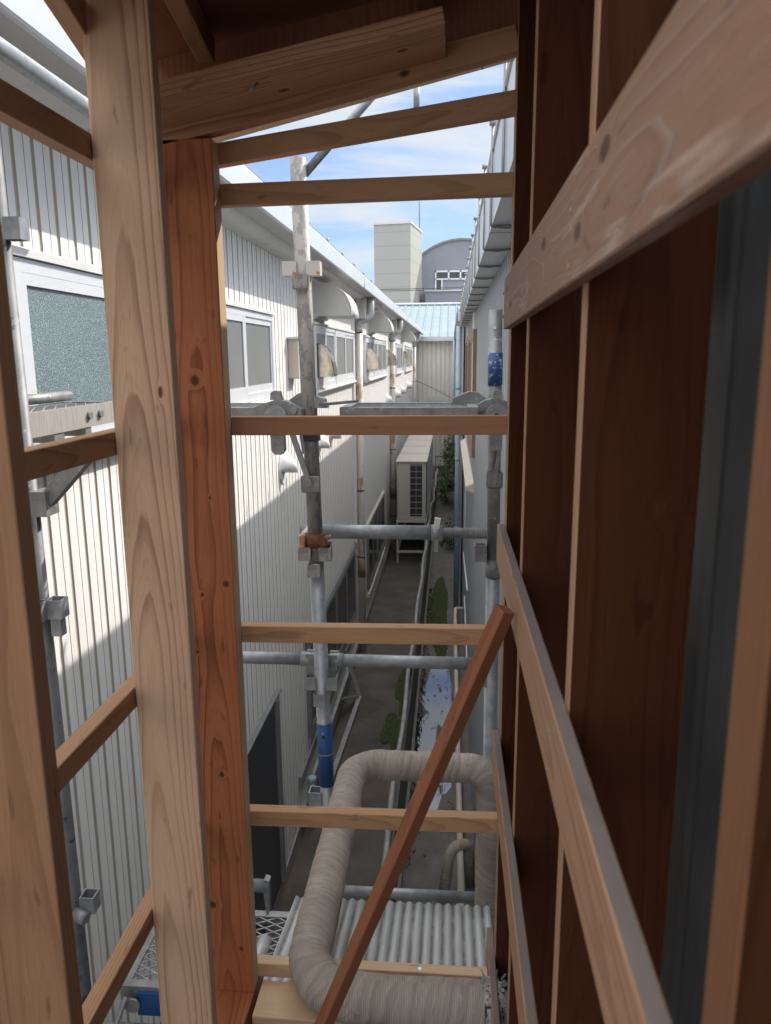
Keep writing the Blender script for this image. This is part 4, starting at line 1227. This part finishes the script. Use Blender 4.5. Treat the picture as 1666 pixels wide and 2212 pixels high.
def mesh_deck(name, lo, hi, z, label, along_x=True, blue=None):
    """steel-framed deck plank with expanded-metal top"""
    x0, y0 = lo; x1, y1 = hi
    t = thing(name, ((x0 + x1) / 2, (y0 + y1) / 2, z - 0.06), label, 'scaffold deck')
    b = MB(); fw = 0.030; fh = 0.055
    b.box((x0, y0, z - fh), (x1, y0 + 0.006, z)); b.box((x0, y0 + 0.0061, z - 0.006), (x1, y0 + fw, z))
    b.box((x0, y1 - 0.006, z - fh), (x1, y1, z)); b.box((x0, y1 - fw, z - 0.006), (x1, y1 - 0.0061, z))
    b.box((x0, y0 + fw, z - fh), (x0 + 0.006, y1 - fw, z)); b.box((x1 - 0.006, y0 + fw, z - fh), (x1, y1 - fw, z))
    b.box((x0 + 0.0061, y0 + fw, z - 0.006), (x0 + fw, y1 - fw, z)); b.box((x1 - fw, y0 + fw, z - 0.006), (x1 - 0.0061, y1 - fw, z))
    b.build('deck_frame', m_galv_dark, t)
    b = MB(); sl = 0.5; st_ = 0.036
    X0, X1, Ya, Yb = x0 + fw - 0.004, x1 - fw + 0.004, y0 + fw - 0.004, y1 - fw + 0.004
    W_, H_ = X1 - X0, Yb - Ya
    for sg in (1, -1):
        k = -H_ / sl * 1.0 if along_x else -W_ / sl
        span = (W_ if along_x else H_)
        off = (H_ if along_x else W_) / sl
        u = -off
        while u < span + off:
            # line: along main axis u + t, cross = t*sl
            def pt(tt):
                a = u + tt; c = tt * sl if sg == 1 else (H_ if along_x else W_) - tt * sl
                return (X0 + a, Ya + c) if along_x else (X0 + c, Ya + a)
            t0, t1 = 0.0, off
            if u + t0 < 0: t0 = -u
            if u + t1 > span: t1 = span - u
            if t1 - t0 > 0.01:
                a_, c_ = pt(t0), pt(t1)
                b.bar((a_[0], a_[1], z - 0.004 - (0.0015 if sg == 1 else 0)), (c_[0], c_[1], z - 0.004 - (0.0015 if sg == 1 else 0)), 0.0042, 0.003)
            u += st_ * 2
    b.build('expanded_mesh', m_galv, t)
    if blue:
        bb = MB(); bb.box(blue[0], blue[1]); bb.build('blue_mark', m_blue, t)
    return t


mesh_deck('scaffold_deck', (-0.345, 2.37), (0.085, 2.64), -0.157, 'mesh scaffold deck spanning between the two poles at batten height')
mesh_deck('scaffold_deck', (-0.90, 2.37), (-0.605, 2.64), -0.157, 'mesh scaffold deck left of the cream pole beyond the orange post')
dk = mesh_deck('scaffold_deck', (-1.42, 1.0), (-1.19, 2.75), -0.157, 'mesh scaffold deck running along the frosted window at far left', False)
b = MB(); b.box((-1.197, 1.0, -0.222), (-1.186, 2.75, -0.150)); b.build('side_channel', mottled('rain_marked_steel', (0.30, 0.275, 0.25), (0.46, 0.43, 0.40), 10, 0.55, 0.3, stretch=(1, 14, 1), spots=((8, 0.62, (0.42, 0.27, 0.20)),)), dk)
for y in (2.42, 2.50):
    MB().tube([(-1.186, y, -0.184), (-1.176, y, -0.184)], 0.013, 14).build('rivet', m_galv_dark, dk)
b = MB(); b.prism([(-1.42, -0.222), (-1.19, -0.222), (-1.19, -0.25), (-1.42, -0.25)], 1, 2.20, 2.26); b.build('cross_member', m_galv_dark, dk)
b = MB(); b.prism([(-1.42, -0.222), (-1.19, -0.222), (-1.19, -0.25), (-1.42, -0.25)], 1, 2.40, 2.44); b.build('cross_member', m_galv_dark, dk)
hk = thing('deck_hook', (-1.35, 2.3, -0.157), 'cast steel deck hooks lying on the far edge of the left deck', 'deck hook')
MB().tube([(-1.40, 2.12, -0.135), (-1.40, 2.19, -0.125)], [0.030, 0.034], 14).build('hook_end', m_rustpatch, hk)
MB().tube([(-1.40, 2.20, -0.122), (-1.40, 2.30, -0.128), (-1.40, 2.36, -0.138)], [0.040, 0.036, 0.020], 14).build('hook_body', m_galv, hk)
MB().tube([(-1.40, 2.36, -0.134), (-1.40, 2.72, -0.134)], 0.018, 10).build('hook_bar', m_galv_dark, hk)
mesh_deck('scaffold_deck', (-1.08, 2.08), (-0.50, 2.46), -2.05, 'lower mesh scaffold deck at the foot of the left posts', True,
          ((-1.02, 2.068, -2.15), (-0.80, 2.079, -2.065)))
lt = thing('ledger_tube', (-0.97, 2.02, -2.20), 'grey tube with bent hook under the lower deck at bottom left', 'ledger tube')
MB().tube([(-1.22, 2.02, -2.165), (-0.90, 2.02, -2.165)], 0.0243, 18).build('tube_body', m_galv, lt)
MB().tube(fillet([(-1.045, 2.045, -2.06), (-1.065, 1.99, -2.13), (-1.085, 1.975, -2.20), (-1.09, 1.99, -2.26)], 0.03, 4), 0.009, 8).build('hook', m_galv_dark, lt)
MB().tube([(-1.03, 2.06, -2.10), (-1.03, 2.05, -2.10)], 0.026, 14).build('bolt_head', m_galv_dark, lt)
MB().tube([(-0.93, 2.00, -2.22), (-0.90, 1.99, -2.12), (-0.88, 2.02, -2.07)], 0.02, 10).build('strap_end', m_black, lt)


def knuckle(x, y, z, s, label, parts=True):
    t = thing('deck_latch', (x, y, z - 0.13), label, 'deck latch')
    def pl(pts, ya, yb, mat, nm):
        b = MB(); b.prism([(x + s * a, z + c) for a, c in pts], 1, y + ya, y + yb); return b.build(nm, mat, t)
    pl([(-0.085, 0.010), (-0.06, 0.022), (0.0, 0.042), (0.035, 0.036), (0.078, 0.012), (0.078, -0.04), (-0.085, -0.04)], 0.0, 0.05, m_galv_dark, 'latch_plate')
    pl([(0.02, 0.03), (0.06, 0.058), (0.09, 0.060), (0.14, 0.040), (0.15, 0.012), (0.04, 0.012)], 0.055, 0.10, m_galv_dark, 'latch_wing')
    pl([(-0.020, 0.040), (-0.018, 0.062), (-0.008, 0.068), (0.010, 0.066), (0.016, 0.040)], 0.01, 0.04, m_galv_dark, 'latch_tip')
    MB().tube([(x, y - 0.014, z - 0.012), (x, y - 0.0005, z - 0.012)], 0.036, 22).build('latch_disc', m_galv, t)
    b = MB(); b.box((x - 0.006, y - 0.0155, z - 0.025), (x + 0.006, y - 0.0141, z - 0.006)); b.build('key_slot', m_black, t)
    MB().tube([(x + s * 0.055, y - 0.008, z + 0.010), (x + s * 0.055, y - 0.0005, z + 0.010)], 0.011, 14).build('rivet', m_galv, t)
    lv = [(-0.022, -0.041), (0.020, -0.041), (0.022, -0.115), (0.014, -0.128), (-0.010, -0.128), (-0.020, -0.115)]
    pl(lv, 0.0, 0.03, m_galv_dark, 'latch_lever')
    return t


knuckle(-0.533, 2.31, -0.170, 1, 'cast steel latch on the deck edge left of the cream pole')
knuckle(0.150, 2.50, -0.178, -1, 'cast steel latch on the deck edge before the right pole')
ds = thing('deck_strut', (-0.46, 2.33, -0.42), 'flat grey steel strut from deck latch down to the cream pole', 'strut')
MB().bar((-0.500, 2.335, -0.205), (-0.440, 2.345, -0.40), 0.016, 0.012, (1, 0, 0)).build('strut_bar', m_galv, ds)
MB().bar((-0.470, 2.36, -0.205), (-0.458, 2.352, -0.30), 0.010, 0.012, (1, 0, 0)).build('strut_rib', m_galv_dark, ds)
ds = thing('deck_strut', (0.15, 2.56, -0.46), 'thin grey steel strut below the latch on the right pole', 'strut')
MB().bar((0.168, 2.56, -0.30), (0.150, 2.565, -0.435), 0.012, 0.010, (1, 0, 0)).build('strut_bar', m_galv, ds)
b = MB(); b.box((0.125, 2.565, -0.445), (0.180, 2.574, -0.385)); o = b.build('strut_plate', m_galv_dark, ds); bevel(o.data, 0.006)
b = MB(); b.bar((-0.395, 2.34, -0.145), (-0.30, 2.42, -0.140), 0.035, 0.008, (0, 1, 0))
tag(b.build('deck_tongue', m_galv_dark), 'flat steel tongue resting on the deck end by the cream pole', 'tongue')

# ================================================================== DUCT
dt = thing('wrapped_duct', (-0.1, 1.9, -1.46), 'thick grey cloth wrapped duct bending out through the wall opening', 'duct')
pa = fillet([(0.088, 1.43, -1.405), (-0.322, 1.43, -1.40), (-0.322, 2.41, -1.40), (0.155, 2.41, -1.398), (0.155, 2.41, -2.9)], [0.125, 0.10, 0.085], 12)
pa = dense(pa, 0.008)
rd = random.Random(5)
rs = []
for i, p in enumerate(pa):
    saw = ((i + 3 * math.sin(i * 0.11)) % 8.6) / 8.6
    rs.append(0.0500 + 0.0016 * saw + 0.0010 * math.sin(i * 0.21) + rd.uniform(-.0003, .0003))
b = MB(); b.tube(pa, rs, 40)
for i, p in enumerate(pa):
    for k in range(40):
        q = b.v[i * 40 + k]; dq = (q - p)
        if dq.length > 1e-6:
            wr = math.sin(k * 0.157 * 3 + i * 0.35) * 0.4 + math.sin(k * 0.157 * 5 - i * 0.6 + 1) * 0.35 + math.sin(k * 0.157 * 2 + i * 0.13)
            b.v[i * 40 + k] = q + dq.normalized() * wr * 0.0008
b.build('duct_wrap', m_wrap, dt)
pa = [(0.080 + 0.008 * k, 1.43 + 0.002 * math.sin(k), -1.405) for k in range(9)]
rs = [0.052, 0.056, 0.055, 0.058, 0.053, 0.056, 0.050, 0.052, 0.044]
b = MB(); b.tube(pa, rs, 30)
for p in b.v:
    p += Vector((rd.uniform(-.003, .003), rd.uniform(-.004, .004), rd.uniform(-.004, .004)))
b.build('torn_end', m_fray, dt)
b = MB()
for k in range(40):
    a = rd.uniform(0, 6.28); x = rd.uniform(0.085, 0.15)
    q = Vector((x, 1.43 + 0.056 * math.cos(a), -1.405 + 0.056 * math.sin(a))); d_ = Vector((rd.uniform(-.5, 1), math.cos(a), math.sin(a))).normalized() * rd.uniform(0.006, 0.022)
    b.bar(q, q + d_, 0.004, 0.0015)
b.build('torn_threads', m_fray, dt)
tag(MB().tube([(0.15, 1.43, -1.405), (0.30, 1.43, -1.405)], 0.03, 14).build('inner_pipe', m_black), 'dark inner pipe leaving the torn duct end into the wall', 'pipe')

# ================================================================== CORRUGATED AWNING
def corrugated(name, xa, xb, ya, yb, z_far, slope, pitch, amp, label):
    b = MB(); n = int((xb - xa) / pitch * 12)
    rows = 6
    for j in range(rows + 1):
        y = yb + (ya - yb) * j / rows; z = z_far + slope * (yb - y)
        for i in range(n + 1):
            x = xa + (xb - xa) * i / n
            b.v.append(Vector((x, y, z + amp * math.cos(2 * PI * (x - xa) / pitch))))
    for j in range(rows):
        for i in range(n):
            a = j * (n + 1) + i
            u0 = 0.5 + 0.5 * math.cos(2 * PI * (i / n * (xb - xa)) / pitch); u1 = 0.5 + 0.5 * math.cos(2 * PI * ((i + 1) / n * (xb - xa)) / pitch)
            b.face([a, a + 1, a + n + 2, a + n + 1], 0, [(u0, 0), (u1, 0), (u1, 1), (u0, 1)], True)
    o = b.build(name, m_sheet, fix=False)
    md = o.modifiers.new('thick', 'SOLIDIFY'); md.thickness = 0.0015
    return tag(o, label, 'awning sheet')


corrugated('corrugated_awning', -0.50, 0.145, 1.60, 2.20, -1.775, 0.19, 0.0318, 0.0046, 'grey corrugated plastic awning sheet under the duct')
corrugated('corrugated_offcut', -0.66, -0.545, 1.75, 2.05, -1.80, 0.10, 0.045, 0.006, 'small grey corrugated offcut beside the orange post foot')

# ================================================================== TIMBER FRAME (ours)
ZS = -1.485          # top of the sills
# left wall: near stud, pale stud, corner post
timber('wall_stud', (-0.506, 0.760, ZS), (-0.506, 0.760, 0.575), 0.105, 0.030, (1, 0, 0), [m_stud2, m_stain], 'tan flat-sawn stud cut by the left edge of the picture', 'wall stud', 'studs of the left wall', [((1, 0, 0), 0)])
timber('wall_stud', (-0.506, 1.237, ZS), (-0.506, 1.237, 0.575), 0.105, 0.027, (1, 0, 0), m_stud, 'pale wide stud with arching grain, left of the orange post', 'wall stud', 'studs of the left wall', warp=0.002)
timber('corner_post', (-0.506, 1.5325, ZS), (-0.506, 1.5325, 0.405), 0.105, 0.045, (1, 0, 0), [m_orange, m_sill], 'reddish orange knotty corner post at the left of the opening', 'post', None, [((1, 0, 0), 1)])  # right face in paler wood, standing in for its sunlit side
# right wall studs, stained on the faces towards the camera
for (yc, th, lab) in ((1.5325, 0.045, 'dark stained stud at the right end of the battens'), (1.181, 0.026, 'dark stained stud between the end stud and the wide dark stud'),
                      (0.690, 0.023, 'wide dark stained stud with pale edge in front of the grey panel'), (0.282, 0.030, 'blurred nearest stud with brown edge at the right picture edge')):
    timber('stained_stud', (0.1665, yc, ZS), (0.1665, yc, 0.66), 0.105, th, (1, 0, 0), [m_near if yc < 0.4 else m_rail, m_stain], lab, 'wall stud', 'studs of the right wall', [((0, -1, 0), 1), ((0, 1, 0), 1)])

# sills
timber('sill_beam', (-0.506, -0.6, ZS - 0.0525), (-0.506, 1.60, ZS - 0.0525), 0.105, 0.105, (1, 0, 0), m_orange, 'brown sill beam under the left studs', 'sill beam')
timber('sill_beam', (-0.441, 1.497, ZS - 0.0525), (0.23, 1.497, ZS - 0.0525), 0.105, 0.105, (0, 1, 0), m_sill, 'pale sill plank under the duct across the opening', 'sill beam')
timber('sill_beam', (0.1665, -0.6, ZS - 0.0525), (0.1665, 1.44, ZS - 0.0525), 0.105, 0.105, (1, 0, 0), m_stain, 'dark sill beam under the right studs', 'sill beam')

# battens outside the end wall
for (za, zb, m, lab) in ((-0.1415, -0.139, m_batten_red, 'reddish horizontal batten just below the mesh deck'), (-0.601, -0.592, m_batten, 'pale horizontal batten below the screw jack'),
                         (-1.054, -1.044, m_batten, 'pale horizontal batten crossing the upper duct'), (-1.464, -1.462, m_sill, 'lowest pale horizontal batten with a screw, behind the duct')):
    timber('wall_batten', (-0.585, 1.570, za), (0.222, 1.570, zb), 0.0385, 0.029, (0, 0, 1), m, lab, 'batten', 'battens of the end wall')
timber('wall_batten', (-0.585, 1.570, 0.3115), (0.222, 1.570, 0.322), 0.040, 0.029, (0, 0, 1), m_batten, 'nearly level batten against the sky with oval grain', 'batten', 'battens of the end wall')
timber('wall_batten', (-0.585, 1.570, 0.371), (0.222, 1.570, 0.478), 0.040, 0.029, (0, 0, 1), m_batten, 'sloping batten just below the roof edge', 'batten', 'battens of the end wall')
MB().tube([(-0.06, 1.568, -1.4455), (-0.06, 1.568, -1.443)], 0.0045, 14).build('wood_screw', m_chrome)
tag(bpy.data.objects['wood_screw'], 'bright zinc screw head in the lowest batten', 'screw')
# battens outside the left wall
for (z, lab) in ((0.322, 'highest batten of the left wall, beside the roof tube'), (-0.140, 'left wall batten with a sunlit patch below the deck'), (-0.598, 'left wall batten rising from the tan stud, middle height'), (-1.051, 'lowest left wall batten above the mesh deck')):
    timber('side_batten', (-0.5735, -0.3, z), (-0.5735, 1.556, z), 0.040, 0.029, (0, 0, 1), m_batten, lab, 'batten', 'battens of the left wall')

# sloping top plate, board beam, rafters, roof
timber('top_plate', (-0.600, 1.5275, 0.4065), (0.114, 1.5275, 0.5555), 0.044, 0.035, (0, 0, 1), m_plank, 'sloping top plate over the opening with small knots', 'top plate')
timber('roof_board_beam', (-0.600, 1.4375, 0.4245), (-0.016, 1.4375, 0.5395), 0.145, 0.028, (0, 1, 0), m_plank, 'broad sloping board with knots under the roof, cut square', 'roof beam')
SL = 0.19
rz = lambda x: 0.470 + SL * (x + 0.542)
timber('rafter', (-0.522, 1.0, 0.507), (-0.612, 1.45, 0.497), 0.030, 0.050, (1, 0, 0), m_batten, 'edge rafter along the open left side of the roof', 'rafter', 'roof rafters')
timber('rafter', (-0.388, 0.95, 0.556), (-0.452, 1.50, 0.551), 0.032, 0.045, (1, 0, 0), m_rafter, 'brown rafter under the dark roof boards', 'rafter', 'roof rafters')
timber('rafter', (-0.045, 0.95, 0.625), (-0.050, 1.50, 0.622), 0.032, 0.045, (1, 0, 0), m_rafter, 'rafter stub showing above the square cut board end', 'rafter', 'roof rafters')
timber('rafter', (0.085, 0.95, 0.652), (0.085, 1.51, 0.652), 0.032, 0.040, (1, 0, 0), m_rafter, 'rafter over the right studs', 'rafter', 'roof rafters')
# roof boards: three boards side by side, each a thing
def slab(name, xa, xb, ya, yb, dz, th, mats, label, cat, group=None):
    b = MB()
    za, zb = rz(xa) + dz, rz(xb) + dz
    i = b.add([(xa, ya, za), (xb, ya, zb), (xb, yb, zb), (xa, yb, za), (xa, ya, za + th), (xb, ya, zb + th), (xb, yb, zb + th), (xa, yb, za + th)])
    for q in ((0, 3, 2, 1), (4, 5, 6, 7), (0, 1, 5, 4), (1, 2, 6, 5), (2, 3, 7, 6), (3, 0, 4, 7)): b.face([i + k for k in q])
    return tag(b.build(name, mats), label, cat, group)


slab('roof_sheathing', -0.575, 0.36, 1.345, 1.556, 0.092, 0.014, m_board, 'dark roof board nearest the opening', 'roof board', 'roof boards')
slab('roof_sheathing', -0.575, 0.36, 1.150, 1.342, 0.100, 0.014, m_board, 'middle dark roof board overhead', 'roof board', 'roof boards')
slab('roof_sheathing', -0.575, 0.36, 0.80, 1.147, 0.095, 0.014, m_board, 'nearest dark roof board overhead at the frame top', 'roof board', 'roof boards')
b = MB()
i = b.add([(-0.600, 1.5465, 0.418), (0.222, 1.5465, 0.590), (0.222, 1.5465, rz(0.222) + 0.090), (-0.600, 1.5465, rz(-0.60) + 0.090)])
j = b.add([(-0.600, 1.556, 0.418), (0.222, 1.556, 0.590), (0.222, 1.556, rz(0.222) + 0.090), (-0.600, 1.556, rz(-0.60) + 0.090)])
b.face((i, i + 1, i + 2, i + 3)); b.face((j + 3, j + 2, j + 1, j))
for k in range(4): b.face((i + k, j + k, j + (k + 1) % 4, i + (k + 1) % 4))
tag(b.build('closing_board', m_board), 'dark closing board standing on the sloping top plate under the roof', 'board')
ez = lambda x: 0.555 + 0.22 * x
b = MB()
i = b.add([(-0.60, 1.557, ez(-0.60)), (0.122, 1.557, ez(0.122)), (0.122, 1.70, ez(0.122)), (-0.60, 1.70, ez(-0.60)),
           (-0.60, 1.557, ez(-0.60) + 0.012), (0.122, 1.557, ez(0.122) + 0.012), (0.122, 1.70, ez(0.122) + 0.012), (-0.60, 1.70, ez(-0.60) + 0.012)])
for q in ((0, 3, 2, 1), (4, 5, 6, 7), (0, 1, 5, 4), (1, 2, 6, 5), (2, 3, 7, 6), (3, 0, 4, 7)): b.face([i + k for k in q])
ep = tag(b.build('eave_plywood', m_ply), 'light plywood eave panel with faint stamped print', 'plywood')
# illegible stamp: small ink dashes on the underside
b = MB(); rs_ = random.Random(9)
for row in (0, 1):
    x = -0.255
    while x < -0.085:
        w = rs_.uniform(0.002, 0.006)
        if rs_.random() < 0.85:
            y = 1.672 - row * 0.020
            zt = ez(x) - 0.0004
            for q in range(2):
                yy = y + rs_.uniform(-0.004, 0.004)
                b.bar((x, yy, zt), (x + w, yy + rs_.uniform(-.002, .002), ez(x + w) - 0.0004), 0.0014, 0.0006, (0, 1, 0))
            b.bar((x + w / 2, y - 0.005, zt), (x + w / 2, y + 0.005, zt), 0.0012, 0.0006)
        x += w + rs_.choice((0.0015, 0.002, 0.007))
b.build('stamp_print', m_ink, ep)
b = MB(); b.tube([(0.045, 1.60, 0.565), (0.055, 1.602, 0.535)], 0.0015, 6); b.tube([(0.045, 1.60, 0.565), (0.0447, 1.60, 0.567)], 0.004, 8)
tag(b.build('bent_nail', m_galv_dark), 'nail tip sticking down from the roof edge', 'nail')
tag(MB().tube([(-0.335, 1.405, 0.462), (-0.348, 1.398, 0.448)], 0.002, 6).build('bent_nail', m_galv), 'bent nail tip in the underside of the broad roof board', 'nail')

# right inner rails (horizontal planks nailed inside the right studs)
timber('inner_rail', (0.1065, 1.494, 0.094), (0.1065, -0.3, 0.118), 0.092, 0.015, (0, 0, 1), [m_weather, m_stain], 'weathered whitish inner rail crossing the upper right, knots and saw marks', 'wall rail', 'rails inside the right wall', [((0, 0, 1), 0)])
for (z, zt, y1, lab) in ((-0.381, -0.359, 1.545, 'tan inner rail with grey top edge behind the brown brace'), (-0.847, -0.822, 1.555, 'lower tan inner rail with grey top edge'), (-1.385, -1.375, 1.600, 'lowest inner rail end near the torn duct')):
    # local X = up, local Y = axis x up ; axis runs towards the camera
    timber('inner_rail', (0.1065, y1, z), (0.1065, -0.3, zt), 0.080, 0.015, (0, 0, 1), [m_rail, m_greytop], lab, 'wall rail', 'rails inside the right wall', [((1, 0, 0), 1)])

def nails(ob, pts, nrm, r=0.0028):
    nv = Vector(nrm).normalized()
    for q in pts:
        q = Vector(q)
        nb = MB(); nb.tube([q - nv * 0.002, q + nv * 0.0006], r, 10)
        o = nb.build('nail', m_galv_dark)
        mw = o.matrix_basis.copy()
        o.parent = ob
        o.matrix_parent_inverse = ob.matrix_world.inverted()
        o.matrix_basis = mw


bpy.context.view_layer.update()
for ob in [o for o in bpy.data.objects if o.name.startswith('inner_rail')]:
    zc_ = ob.location.z - EYE
    for yc in (1.52, 1.181, 0.690):
        nails(ob, [(0.0988, yc + random.uniform(-.006, .006), zc_ + 0.024 + random.uniform(-.004, .004)), (0.0988, yc + random.uniform(-.006, .006), zc_ - 0.018 + random.uniform(-.004, .004))], (-1, 0, 0))
# diagonal brown brace leaning from the rail to the sill
A = Vector((0.083, 1.075, -0.365)); B = Vector((-0.372, 1.145, -1.585))
timber('diagonal_brace', B, A, 0.025, 0.023, (0.51, -0.83, -0.23), m_brown, 'slender reddish brown diagonal brace leaning across the opening', 'brace')

# dark grey inner panel of the neighbour behind the right studs
pn = thing('grey_wall_panel', (0.24, 0.4, -1.6), 'dark grey ribbed metal panel behind the right studs', 'wall panel')
b = MB()
prof = []
for k in range(-7, 4):
    y = 0.637 + 0.300 * k
    prof += [(0.232, y - 0.009), (0.225, y - 0.007), (0.225, y), (0.258, y + 0.003), (0.258, y + 0.027), (0.232, y + 0.030), (0.232, y + 0.160), (0.2335, y + 0.162), (0.232, y + 0.164)]
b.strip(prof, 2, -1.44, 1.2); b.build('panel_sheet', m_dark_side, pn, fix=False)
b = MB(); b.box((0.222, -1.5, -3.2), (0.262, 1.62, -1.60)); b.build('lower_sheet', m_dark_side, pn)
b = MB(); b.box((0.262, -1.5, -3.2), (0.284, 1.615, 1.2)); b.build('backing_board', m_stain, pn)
b = MB(); b.box((-0.45, -1.2, -1.60), (0.112, 1.44, -1.592)); tag(b.build('floor', m_floor), kind='structure')
